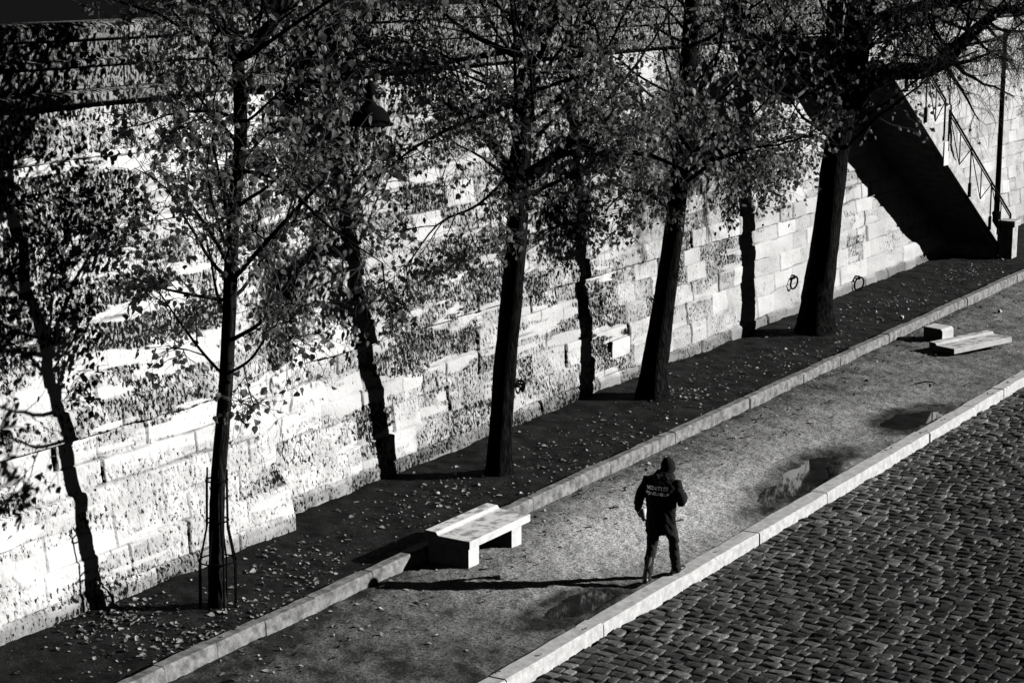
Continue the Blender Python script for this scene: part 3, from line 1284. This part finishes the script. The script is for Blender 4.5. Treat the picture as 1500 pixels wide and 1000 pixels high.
def make_trees():
    # --- slim caged tree on the left
    t1 = [((-15.90, 18.33, 0.20), 0.098), ((-15.92, 18.42, 1.6), 0.098), ((-15.76, 18.47, 3.2), 0.092), ((-15.54, 18.43, 5.2), 0.082),
          ((-15.36, 18.41, 6.3), 0.082), ((-15.38, 18.42, 7.2), 0.075)]
    t1 = [(sc(p), r_) for p, r_ in t1]
    T = Tree(101)
    f = Vector(t1[-1][0])
    T.limb_path([f, at_y(380, 55, 18.5), at_y(405, 20, 18.6), at_y(430, -60, 18.7)], [0.06, 0.05, 0.04, 0.02], 8, 1.6, 2)
    T.limb_path([f, at_y(338, 80, 18.3), at_y(325, 40, 18.2), at_y(300, -50, 18.0)], [0.05, 0.045, 0.04, 0.02], 8, 1.6, 2)
    T.limb_path([at_y(345, 405, 18.45), at_y(385, 360, 18.3), at_y(440, 300, 18.1), at_y(500, 240, 17.9)], [0.035, 0.03, 0.025, 0.012], 7, 0.9, 2)
    T.limb_path([at_y(356, 190, 18.42), at_y(330, 168, 18.3), at_y(290, 163, 18.2), at_y(235, 170, 18.0)], [0.03, 0.026, 0.02, 0.01], 6, 0.9, 2)
    T.limb_path([at_y(343, 410, 18.45), at_y(320, 360, 18.6), at_y(280, 300, 18.9), at_y(240, 255, 19.1)], [0.03, 0.026, 0.02, 0.01], 6, 0.9, 2)
    T.limb_path([at_y(338, 560, 18.45), at_y(300, 520, 18.3), at_y(262, 470, 18.2), at_y(235, 430, 18.1)], [0.022, 0.018, 0.014, 0.008], 4, 0.6, 2)
    T.limb_path([at_y(338, 545, 18.45), at_y(368, 525, 18.3), at_y(400, 480, 18.2), at_y(430, 470, 18.1)], [0.022, 0.018, 0.012, 0.008], 4, 0.55, 2)
    T.limb_path([at_y(352, 250, 18.42), at_y(410, 265, 18.1), at_y(480, 330, 17.9), at_y(560, 385, 17.7)], [0.03, 0.024, 0.016, 0.006], 6, 0.7, 1, ntw=4, droop=0.2)
    auto_crown(T, t1, 3.6, 7.1, 17, 2.7, 0.030, 2, ntw=3, n2=7, l2=1.0)
    auto_crown(T, [(f, 0.06), (f + Vector((0.2, 0.1, 1.0)), 0.05), (f + Vector((0.1, 0.2, 2.2)), 0.03)], 6.6, 9.2, 22, 3.1, 0.030, 3, ntw=4, n2=7, l2=1.1)
    T.build('young_tree', 'slim leaning tree inside a wire guard at the left', t1, M['bark_pale'])

    # --- slender tree behind the bench
    t2 = [((-16.29, 25.70, 0.20), 0.185), ((-16.24, 25.76, 1.2), 0.185), ((-16.17, 25.78, 2.1), 0.18), ((-16.04, 25.77, 3.3), 0.175),
          ((-15.97, 25.8, 4.4), 0.165), ((-15.93, 25.8, 5.1), 0.175), ((-15.85, 25.8, 6.1), 0.14), ((-15.78, 25.85, 7.3), 0.125), ((-15.7, 25.9, 9.2), 0.08)]
    t2 = [(sc(p), r_) for p, r_ in t2]
    T = Tree(202)
    T.limb_path([at_y(748, 266, 25.8), at_y(735, 235, 25.6), at_y(722, 213, 25.4), at_y(690, 180, 25.2), at_y(650, 150, 25.0)],
                [0.075, 0.06, 0.055, 0.045, 0.02], 8, 1.2, 2, droop=0.15)
    T.limb_path([at_y(774, 266, 25.8), at_y(800, 242, 25.7), at_y(826, 216, 25.6), at_y(850, 206, 25.5), at_y(880, 222, 25.4), at_y(945, 226, 25.2),
                 at_y(1005, 250, 25.0)], [0.095, 0.085, 0.075, 0.065, 0.055, 0.04, 0.015], 10, 0.9, 2, start=0.45, droop=0.25)
    T.limb_path([at_y(770, 255, 25.75), at_y(805, 232, 25.3), at_y(840, 222, 25.0), at_y(865, 205, 24.8), at_y(900, 160, 24.6)],
                [0.07, 0.055, 0.045, 0.03, 0.012], 6, 0.8, 2, start=0.5)
    T.limb_path([at_y(772, 90, 25.85), at_y(735, 72, 25.7), at_y(690, 50, 25.5), at_y(650, 20, 25.3)], [0.06, 0.05, 0.04, 0.02], 7, 1.3, 2)
    T.limb_path([at_y(772, 120, 25.85), at_y(800, 60, 25.8), at_y(815, 20, 25.8), at_y(830, -50, 25.8)], [0.06, 0.05, 0.045, 0.02], 7, 1.4, 2)
    T.limb_path([at_y(752, 250, 25.8), at_y(700, 300, 25.2), at_y(640, 330, 24.8), at_y(590, 400, 24.5)], [0.03, 0.022, 0.016, 0.008], 9, 0.75, 2, droop=0.35)
    T.limb_path([at_y(768, 150, 25.85), at_y(690, 175, 25.2), at_y(610, 215, 24.6), at_y(545, 265, 24.2)], [0.05, 0.035, 0.022, 0.008], 9, 0.9, 1, ntw=4, droop=0.2)
    T.limb_path([at_y(772, 70, 25.85), at_y(690, 85, 25.2), at_y(590, 95, 24.4), at_y(490, 70, 23.8)], [0.055, 0.04, 0.028, 0.008], 10, 1.1, 2, ntw=4, droop=0.15)
    auto_crown(T, t2, 4.6, 9.0, 20, 3.6, 0.040, 2, ntw=5, n2=7, l2=1.2, droop=0.18)
    auto_crown(T, t2, 4.8, 8.6, 14, 5.2, 0.04, 2, ntw=3, n2=7, l2=1.5, droop=0.22)
    T.build('slender_tree', 'slender dark tree forking above the bench end', t2, M['bark'])

    # --- leaning tree in the middle
    t3 = [((-16.77, 31.88, 0.20), 0.27), ((-16.79, 32.05, 0.8), 0.245), ((-16.77, 32.3, 1.67), 0.225), ((-16.66, 32.55, 3.4), 0.18),
          ((-16.60, 32.75, 5.4), 0.17), ((-16.55, 32.85, 7.0), 0.15), ((-16.5, 32.9, 9.2), 0.10)]
    t3 = [(sc(p), r_) for p, r_ in t3]
    T = Tree(303)
    T.limb_path([at_y(1000, 260, 32.7), at_y(985, 215, 32.4), at_y(950, 170, 32.0), at_y(910, 120, 31.6)], [0.06, 0.05, 0.04, 0.015], 8, 1.3, 2, droop=0.1)
    T.limb_path([at_y(996, 330, 32.6), at_y(960, 290, 32.2), at_y(920, 280, 31.8), at_y(885, 310, 31.4)], [0.045, 0.035, 0.025, 0.01], 9, 0.9, 2, droop=0.35)
    T.limb_path([at_y(1003, 240, 32.8), at_y(1040, 200, 32.9), at_y(1090, 180, 33.0), at_y(1130, 210, 33.1)], [0.06, 0.05, 0.035, 0.012], 9, 1.1, 2, droop=0.25)
    auto_crown(T, t3, 3.9, 9.0, 15, 3.2, 0.045, 2, ntw=5, n2=7, l2=1.2, droop=0.22)
    auto_crown(T, t3, 4.2, 8.6, 13, 4.8, 0.04, 2, ntw=3, n2=7, l2=1.5, droop=0.25)
    T.build('leaning_tree', 'broad based leaning trunk standing right of the stone wall panel', t3, M['bark'])

    # --- thickest tree by the stairs
    t4 = [((-16.68, 39.42, 0.20), 0.40), ((-16.70, 39.6, 0.9), 0.35), ((-16.73, 39.95, 1.96), 0.315), ((-16.64, 40.2, 3.9), 0.285),
          ((-16.50, 40.45, 5.56), 0.27), ((-16.40, 40.6, 7.2), 0.25), ((-16.3, 40.7, 9.2), 0.19)]
    t4 = [(sc(p), r_) for p, r_ in t4]
    T = Tree(404)
    T.limb_path([at_y(1252, 150, 40.5), at_y(1280, 118, 40.4), at_y(1312, 104, 40.3), at_y(1350, 104, 40.2), at_y(1385, 88, 40.1), at_y(1410, 62, 40.0),
                 at_y(1440, 35, 39.9), at_y(1470, 14, 39.8), at_y(1520, 22, 39.6)], [0.24, 0.21, 0.20, 0.18, 0.16, 0.14, 0.12, 0.10, 0.07],
                30, 1.5, 0.07, ntw=9, tl=0.8, start=0.35, droop=0.35)
    T.limb_path([at_y(1262, 45, 40.6), at_y(1290, 25, 40.3), at_y(1330, 12, 40.0), at_y(1390, 4, 39.7), at_y(1470, -12, 39.4), at_y(1540, -5, 39.2)],
                [0.13, 0.11, 0.10, 0.09, 0.07, 0.04], 34, 1.7, 0.07, ntw=9, tl=0.9, start=0.2, droop=0.5)
    T.limb_path([at_y(1240, 190, 40.4), at_y(1190, 130, 40.0), at_y(1150, 60, 39.6), at_y(1120, 0, 39.3)], [0.12, 0.09, 0.07, 0.03], 11, 1.4, 2, droop=0.2)
    T.limb_path([at_y(1235, 230, 40.3), at_y(1190, 200, 39.8), at_y(1130, 210, 39.2), at_y(1080, 250, 38.7)], [0.07, 0.05, 0.035, 0.012], 13, 1.0, 2, droop=0.3)
    T.limb_path([at_y(1245, 160, 40.4), at_y(1265, 90, 39.8), at_y(1270, 40, 39.5), at_y(1285, -20, 39.3)], [0.13, 0.11, 0.09, 0.05], 10, 1.2, 3)
    auto_crown(T, t4, 4.0, 8.9, 17, 3.3, 0.05, 2, ntw=5, n2=7, l2=1.3, droop=0.22, lean=(0.0, -0.4))
    auto_crown(T, t4, 4.4, 8.6, 12, 5.0, 0.045, 2, ntw=3, n2=7, l2=1.6, droop=0.25, lean=(0.0, -0.5))
    T.build('thick_tree', 'thickest dark trunk nearest the staircase with a big limb over it', t4, M['bark'])


make_trees()
print('LEAVES', [(o.name, len(o.data.vertices) // 9) for o in COL.objects if o.name.startswith('crown')])


# ------------------------------------------------------------------ wire tree guard
g0 = empty('tree_guard', (-16.17, 18.66, 0.05))
tag(g0, 'black wire guard flared at its base round the slim tree', 'tree guard')


def guard_r(z):
    if z < 0.62:
        return 0.25
    if z < 1.12:
        return 0.25 - 0.105 * (z - 0.62) / 0.5
    return 0.145 - 0.01 * (z - 1.12)


NR = 8
for k in range(NR):
    a = 2 * math.pi * (k + 0.3) / NR
    m = MB()
    pts = []
    top = 1.80 + 0.16 * ((k * 37) % 5) / 5
    for z in (-0.06, 0.3, 0.62, 0.75, 0.95, 1.12, 1.5, top):
        c = 0.02 * max(z, 0)
        pts.append((guard_r(z) * math.cos(a) + c * 0.4, guard_r(z) * math.sin(a) + c, z))
    m.tube(pts, 0.012, 6)
    m.build('rod', M['iron'], g0, True)
for z in (0.66, 1.2, 1.74):
    m = MB()
    m.torus((0.008 * z, 0.02 * z, z), guard_r(z) + 0.004, 0.011, (1, 0, 0), (0, 1, 0), 28, 6)
    m.build('ring', M['iron'], g0, True)


# ------------------------------------------------------------------ fallen leaves, litter, twig
def fallen(n_strip, n_path):
    r = np.random.default_rng(77)
    P, S = [], []
    cl = [(-16.1, 17.3, 0.6, 0.9), (-15.6, 18.2, 0.35, 1.6), (-17.0, 17.6, 0.4, 1.0), (-16.4, 20.5, 0.7, 1.6), (-16.5, 24.3, 0.8, 1.6), (-16.2, 28.5, 0.8, 2.2), (-16.6, 33.5, 0.8, 2.5), (-16.6, 37.5, 0.8, 2.5),
          (-16.8, 44, 0.7, 3.0), (-17.0, 50, 0.6, 2.5)]
    for i in range(n_strip):
        if r.random() < 0.75:
            c = cl[r.integers(len(cl))]
            x, y = r.normal(c[0], c[2] * 0.6), r.normal(c[1], c[3] * 0.6)
        else:
            y = r.uniform(12, 56)
            x = r.uniform(-17.8, -15.3)
        if x < wall_base(y) + 0.12 or x > k1_x(y) - 0.05:
            continue
        z = soil_z(x, y) if x < k1_x(y) - 0.2 else 0.21
        P.append((x, y, z + 0.008))
        S.append(float(np.clip(r.lognormal(-3.25, 0.38), 0.016, 0.085)))
    for i in range(n_path):
        y = r.uniform(14, 48)
        x = k1_x(y) + 0.05 + abs(r.normal(0, 0.9))
        if x > K2_IN - 0.05:
            continue
        P.append((x, y, path_z(x, y) + 0.008))
        S.append(float(np.clip(r.lognormal(-3.2, 0.4), 0.016, 0.08)))
    for i in range(26):
        y = r.uniform(16, 40)
        P.append((r.uniform(K2_IN + 0.02, K2_OUT - 0.03), y, 0.045))
        S.append(r.uniform(0.03, 0.05))
    n = len(P)
    P = np.array(P)
    S = np.array(S)[:, None]
    a = r.uniform(0, 6.28, n)
    N = np.stack([r.normal(0, 0.35, n), r.normal(0, 0.35, n), np.ones(n)], 1)
    N /= np.linalg.norm(N, axis=1, keepdims=True)
    D = np.stack([np.cos(a), np.sin(a), np.zeros(n)], 1)
    D -= N * (D * N).sum(1, keepdims=True)
    D /= np.linalg.norm(D, axis=1, keepdims=True)
    Wd = np.cross(N, D)
    cu = r.uniform(0.1, 0.5, (n, 1))
    def pt(u, w, h):
        return P + D * S * u + Wd * S * w + N * S * h * cu
    v = np.stack([pt(-0.6, 0, 0.1), pt(-0.35, 0.42, 0.8), pt(0.1, 0.48, 0.9), pt(0.45, 0.2, 0.5), pt(0.75, 0, 0.35),
                  pt(0.45, -0.2, 0.5), pt(0.1, -0.48, 0.9), pt(-0.35, -0.42, 0.8), pt(0, 0, 0)], 1)
    f = np.array([(0, 8, 2, 1), (8, 4, 3, 2), (4, 8, 6, 5), (8, 0, 7, 6)])
    F = (9 * np.arange(n)[:, None, None] + f[None]).reshape(-1, 4)
    me = mesh_np('fallen_leaves', v.reshape(-1, 3), F)
    tag(link('fallen_leaves', me, M['dead_leaf']), 'pale fallen leaves scattered over the dark soil and path', 'leaves', kind='stuff')


fallen(2600, 900)


def paper_ball(loc, r0, label, seed):
    bm = bmesh.new()
    bmesh.ops.create_icosphere(bm, subdivisions=3, radius=r0)
    rr = random.Random(seed)
    for v in bm.verts:
        v.co *= 1 + rr.uniform(-0.22, 0.16)
    me = bpy.data.meshes.new('paper_ball')
    bm.to_mesh(me)
    bm.free()
    ob = link('paper_ball', me, M['white'])
    ob.location = loc
    tag(ob, label, 'litter')


paper_ball((-14.35, 45.2, 0.045), 0.05, 'small white crumpled scrap on the path above the fallen slab', 1)
paper_ball((-15.95, 42.9, 0.11), 0.05, 'small white scrap on the soil beside the planting kerb', 2)

m = MB()
tp = [(-13.25, 36.55, 0.03), (-13.12, 36.75, 0.05), (-13.0, 36.85, 0.04), (-12.93, 36.8, 0.03), (-12.9, 36.6, 0.025)]
m.tube(tp, [0.010, 0.014, 0.013, 0.010, 0.006], 6)
tag(m.build('fallen_stick', M['bark'], None, True), 'short curved dark stick lying on the pale path', 'stick')


# ------------------------------------------------------------------ person
def remeshed(mb_, name, voxel, mat, parent, smooth_it=2, wr=0.0, wseed=0):
    me = mb_.mesh(name + '_src')
    bm = bmesh.new()
    bm.from_mesh(me)
    bmesh.ops.recalc_face_normals(bm, faces=bm.faces)
    bm.to_mesh(me)
    bm.free()
    ob = bpy.data.objects.new(name + '_src', me)
    COL.objects.link(ob)
    md = ob.modifiers.new('r', 'REMESH')
    md.mode = 'VOXEL'
    md.voxel_size = voxel
    if smooth_it:
        sm = ob.modifiers.new('s', 'SMOOTH')
        sm.iterations = smooth_it
        sm.factor = 0.5
    dg = bpy.context.evaluated_depsgraph_get()
    out = bpy.data.meshes.new_from_object(ob.evaluated_get(dg))
    bpy.data.objects.remove(ob)
    out.name = name
    if wr:
        n = len(out.vertices)
        co = np.empty(n * 3, np.float32)
        no = np.empty(n * 3, np.float32)
        out.vertices.foreach_get('co', co)
        out.vertices.foreach_get('normal', no)
        co, no = co.reshape(-1, 3), no.reshape(-1, 3)
        ang = np.arctan2(co[:, 1], co[:, 0])
        w = fbm(ang * 3.0 + co[:, 2] * 5 + 9, co[:, 2] * 9 + co[:, 0] * 6 + 40, wseed, 4) + 0.6 * fbm(co[:, 0] * 14 + 30, co[:, 2] * 22 + 30, wseed + 9, 2)
        co = co + no * (w * wr)[:, None]
        out.vertices.foreach_set('co', co.ravel())
        out.update()
    return link(name, out, mat, parent, True)


def ell(cx, cy, z, rx, ry, n=20, p=1.0, tilt=0.0):
    out = []
    for k in range(n):
        a = 2 * math.pi * k / n
        c, s = math.cos(a), math.sin(a)
        c = math.copysign(abs(c) ** p, c)
        s = math.copysign(abs(s) ** p, s)
        out.append((cx + rx * c, cy + ry * s, z + tilt * ry * s))
    return out


def ellipsoid(m, c, r, n=14):
    rings = []
    for i in range(1, n):
        ph = -math.pi / 2 + math.pi * i / n
        rings.append([(c[0] + r[0] * math.cos(ph) * math.cos(2 * math.pi * k / 18), c[1] + r[1] * math.cos(ph) * math.sin(2 * math.pi * k / 18),
                       c[2] + r[2] * math.sin(ph)) for k in range(18)])
    m.rings(rings)


def build_person():
    root = empty('person', (-11.82, 22.84, 0.035), R(8))
    tag(root, 'person in black jacket and knit cap walking away along the road kerb', 'person')
    HL, HR = Vector((-0.10, 0.0, 0.90)), Vector((0.10, 0.02, 0.90))
    KL, KR = Vector((-0.105, -0.06, 0.48)), Vector((0.115, 0.20, 0.50))
    AL, AR = Vector((-0.11, -0.27, 0.09)), Vector((0.115, 0.32, 0.085))
    SL, SR = Vector((-0.195, 0.03, 1.41)), Vector((0.195, 0.05, 1.40))
    EL, ER = Vector((-0.315, -0.02, 1.13)), Vector((0.300, -0.02, 1.12))
    WL, WR = Vector((-0.385, 0.115, 0.905)), Vector((0.250, 0.235, 1.185))
    HC = Vector((0.045, 0.135, 1.565))
    # ---- body (continuous)
    b = MB()
    b.rings([ell(0, 0, 0.82, 0.15, 0.10), ell(0, 0, 0.95, 0.16, 0.11), ell(0, 0.02, 1.15, 0.15, 0.10), ell(0, 0.03, 1.33, 0.18, 0.11),
             ell(0, 0.04, 1.43, 0.14, 0.08), ell(0.01, 0.06, 1.48, 0.065, 0.065), ell(0.03, 0.09, 1.55, 0.058, 0.062)])
    ellipsoid(b, HC, (0.076, 0.098, 0.115))
    ellipsoid(b, HC + Vector((0.01, 0.055, -0.065)), (0.055, 0.05, 0.055))        # jaw
    b.tube([HC + Vector((0.01, 0.09, 0.0)), HC + Vector((0.012, 0.122, -0.028)), HC + Vector((0.012, 0.105, -0.04))], [0.010, 0.016, 0.012], 8)   # nose
    b.tube([HC + Vector((-0.02, 0.098, -0.068)), HC + Vector((0.04, 0.098, -0.068))], 0.009, 8)                                             # lips
    for sx in (-1, 1):
        ellipsoid(b, HC + Vector((sx * 0.078, 0.0, -0.005)), (0.012, 0.024, 0.034), 8)    # ears
        b.tube([HC + Vector((sx * 0.045, 0.086, 0.025)), HC + Vector((sx * 0.015, 0.096, 0.022))], 0.011, 8)   # brow
    for H_, K_, A_ in ((HL, KL, AL), (HR, KR, AR)):
        b.tube([H_, H_.lerp(K_, 0.5), K_, K_.lerp(A_, 0.35), A_], [0.085, 0.075, 0.055, 0.055, 0.038], 12)
        b.tube([A_, A_ + Vector((0, 0.05, -0.05)), A_ + Vector((0, 0.15, -0.06))], [0.04, 0.04, 0.03], 10)
    for S_, E_, W_ in ((SL, EL, WL), (SR, ER, WR)):
        b.tube([S_ * 0.8 + Vector((0, 0, 0.28)), S_, S_.lerp(E_, 0.5), E_, E_.lerp(W_, 0.4), W_], [0.06, 0.055, 0.048, 0.04, 0.04, 0.028], 12)

    def hand(W_, d, side, nrm, spread, bends, thumb):
        """palm + five bent fingers; d along the forearm, side across the palm (towards the thumb), nrm = the way fingers close"""
        d, side, nrm = d.normalized(), side.normalized(), nrm.normalized()
        pal = [W_ - d * 0.02, W_ + d * 0.03, W_ + d * 0.075, W_ + d * 0.092]
        rings = []
        for i, p in enumerate(pal):
            wd = (0.026, 0.036, 0.042, 0.040)[i]
            th = (0.020, 0.016, 0.014, 0.011)[i]
            rings.append([p + side * (wd * math.cos(2 * math.pi * k / 12)) + nrm * (th * math.sin(2 * math.pi * k / 12)) for k in range(12)])
        b.rings(rings)
        for i, (off, ln) in enumerate(((0.031, 0.070), (0.011, 0.079), (-0.010, 0.073), (-0.030, 0.057))):
            p = W_ + d * 0.085 + side * off
            dd = (d + side * off * spread).normalized()
            pts = [p - dd * 0.012, p]
            for s_, f in enumerate((0.45, 0.32, 0.26)):
                a = bends[s_] * (1 + 0.06 * i)
                dd = (dd * math.cos(a) + nrm * math.sin(a)).normalized()
                p = p + dd * ln * f
                pts.append(p)
            b.tube(pts, [0.0098, 0.0098, 0.009, 0.0085, 0.0070], 8)
        p = W_ + d * 0.025 + side * 0.030
        t1 = (side * 0.75 + d * 0.6 + nrm * thumb).normalized()
        t2 = (side * 0.15 + d * 0.7 + nrm * (thumb + 0.55)).normalized()
        b.tube([p - side * 0.012, p + t1 * 0.034, p + t1 * 0.034 + t2 * 0.030, p + t1 * 0.034 + t2 * 0.052], [0.014, 0.012, 0.0105, 0.008], 8)

    # left hand hangs and holds the carton on its inner side, right hand closes in front of the chest
    hand(WL, Vector((0.05, 0.72, -0.69)), Vector((0, 0.69, 0.72)), Vector((1, -0.1, 0)), 3.0, (0.2, 0.4, 0.35), 0.45)
    hand(WR, Vector((-0.45, 0.75, 0.55)), Vector((-0.1, -0.3, 1)), Vector((-1, 0.2, 0.1)), 3.0, (0.6, 0.9, 0.7), 0.5)
    remeshed(b, 'body', 0.0065, M['skin'], root, 1)
    # eyes
    # ---- trousers
    t = MB()
    t.rings([ell(0, 0.0, 0.70, 0.11, 0.10), ell(0, 0.0, 0.78, 0.178, 0.13), ell(0, 0, 0.90, 0.185, 0.135), ell(0, 0, 1.0, 0.175, 0.13)])
    for H_, K_, A_ in ((HL, KL, AL), (HR, KR, AR)):
        sx = 1 if H_.x > 0 else -1
        a2 = A_ + Vector((0, 0.015, -0.045))
        t.tube([H_ + Vector((-0.01 * sx, 0, -0.03)), H_.lerp(K_, 0.5), K_, K_.lerp(a2, 0.5), K_.lerp(a2, 0.85), a2],
               [0.104, 0.088, 0.074, 0.070, 0.068, 0.067], 16)
    remeshed(t, 'trousers', 0.010, M['trouser'], root, 2, 0.020, 501)
    # ---- shoes
    for A_, yaw_, pit in ((AL, 0.15, -0.10), (AR, -0.35, 0.16)):
        s = MB()
        prof = [(-0.085, 0.030, 0.045), (-0.06, 0.040, 0.085), (-0.01, 0.044, 0.095), (0.05, 0.046, 0.075), (0.11, 0.050, 0.052), (0.165, 0.044, 0.040), (0.195, 0.022, 0.028)]
        rings = []
        for y, w, h in prof:
            rings.append([(w * math.cos(2 * math.pi * k / 14), y, max(h * 0.5 + h * 0.55 * math.sin(2 * math.pi * k / 14), 0.0)) for k in range(14)])
        s.rings(rings)
        so = s.build('shoe', M['shoe'], root, True)
        so.location = (A_.x, A_.y, 0.0)
        so.rotation_euler = (pit, 0, yaw_)
        so.location.z = 0.012 if pit < 0 else 0.022
    # ---- jacket: torso, sleeves, hood, one surface
    j = MB()
    j.rings([ell(-0.005, -0.01, 0.670, 0.212, 0.160, 24), ell(-0.005, -0.005, 0.71, 0.214, 0.162, 24), ell(0, 0, 0.90, 0.206, 0.156, 24), ell(0, 0.0, 1.05, 0.208, 0.152, 24),
             ell(0, 0.015, 1.20, 0.222, 0.155, 24, 0.9), ell(0, 0.025, 1.33, 0.230, 0.148, 24, 0.85), ell(0, 0.035, 1.41, 0.200, 0.120, 24, 0.85),
             ell(0.01, 0.05, 1.465, 0.145, 0.110, 24), ell(0.02, 0.07, 1.53, 0.105, 0.105, 24)])
    for S_, E_, W_ in ((SL, EL, WL), (SR, ER, WR)):
        d = (W_ - E_).normalized()
        j.tube([S_ * 0.85 + Vector((0, 0, 0.19)), S_ + Vector((0, 0, -0.015)), S_.lerp(E_, 0.5), E_, E_.lerp(W_, 0.5), W_ - d * 0.01],
               [0.074, 0.080, 0.072, 0.066, 0.058, 0.048], 16)
    # hood folded on the shoulders
    hood = [Vector((0.015 + 0.115 * math.cos(a), 0.055 + 0.095 * math.sin(a), 1.475 + 0.030 * math.sin(a) - 0.005)) for a in [math.pi * (0.08 - 1.16 * k / 10) for k in range(11)]]
    j.tube(hood, [0.03, 0.045, 0.056, 0.062, 0.066, 0.068, 0.066, 0.062, 0.056, 0.045, 0.03], 12)
    j.tube([(-0.07, -0.055, 1.475), (0.015, -0.11, 1.415), (0.10, -0.055, 1.475)], [0.05, 0.055, 0.05], 12)
    jk = remeshed(j, 'jacket', 0.0105, M['coat'], root, 2, 0.018, 601)
    # back print, follows the cloth
    bv = BVHTree.FromPolygons([tuple(v.co) for v in jk.data.vertices], [tuple(p.vertices) for p in jk.data.polygons])
    for txt, zc, sz in (('VEDETTES', 1.300, 0.068), ('PONT-NEUF', 1.226, 0.064)):
        cu = bpy.data.curves.new('lettering', 'FONT')
        cu.body = txt
        cu.size = sz
        cu.align_x = 'CENTER'
        cu.offset = 0.0007
        cu.resolution_u = 2
        ob = bpy.data.objects.new('lettering_src', cu)
        COL.objects.link(ob)
        dg = bpy.context.evaluated_depsgraph_get()
        lm = bpy.data.meshes.new_from_object(ob.evaluated_get(dg))
        bpy.data.objects.remove(ob)
        bm = bmesh.new()
        bm.from_mesh(lm)
        bmesh.ops.triangulate(bm, faces=bm.faces)
        bmesh.ops.subdivide_edges(bm, edges=[e for e in bm.edges if e.calc_length() > 0.02], cuts=1)
        for v in bm.verts:
            x, z = v.co.x - 0.025, v.co.y + zc
            h = bv.ray_cast(Vector((x, -1, z)), Vector((0, 1, 0)))
            v.co = Vector((x, (h[0].y if h[0] else -0.13) - 0.004, z))
        bm.to_mesh(lm)
        bm.free()
        lo = link('lettering', lm, M['print'], None)
        lo.parent = jk
    # ---- knit cap
    c = MB()
    up = Vector((0.05, 0.10, 1.0)).normalized()
    rings = []
    for i in range(11):
        ph = R(-32) + (math.pi / 2 - R(-30)) * i / 10
        rr = math.cos(ph)
        rings.append([(HC.x + 0.098 * rr * math.cos(2 * math.pi * k / 22), HC.y - 0.012 + 0.116 * rr * math.sin(2 * math.pi * k / 22),
                       HC.z + 0.020 + 0.132 * math.sin(ph) - 0.14 * 0.112 * rr * math.sin(2 * math.pi * k / 22)) for k in range(22)])
    c.rings(rings)
    c.torus(HC + Vector((0, -0.014, -0.022)), 0.090, 0.019, (1, 0, 0), (0, 1.18, 0.30), 26, 8)
    remeshed(c, 'knit_cap', 0.008, M['wool'], root, 2, 0.004, 701)
    # ---- carton in the left hand
    cup = MB()
    cup.lathe([(0.0, 0.0), (0.038, 0.0), (0.042, 0.01), (0.049, 0.145), (0.051, 0.15), (0.048, 0.155), (0.045, 0.152), (0.042, 0.08), (0.0, 0.075)], n=22)
    co = cup.build('paper_cup', M['white'], None, True)
    Mw = Matrix.Translation(root.location) @ Matrix.Rotation(R(8), 4, 'Z')
    ax = Vector((-0.38, 0.50, 0.78)).normalized()       # tipped forward in the hand
    co.location = Mw @ (Vector((-0.312, 0.165, 0.845)) - ax * 0.085)
    co.rotation_euler = (Matrix.Rotation(R(8), 3, 'Z') @ ax).to_track_quat('Z', 'Y').to_euler()
    tag(co, 'white paper cup held low in the left hand of the walking person', 'cup')


build_person()
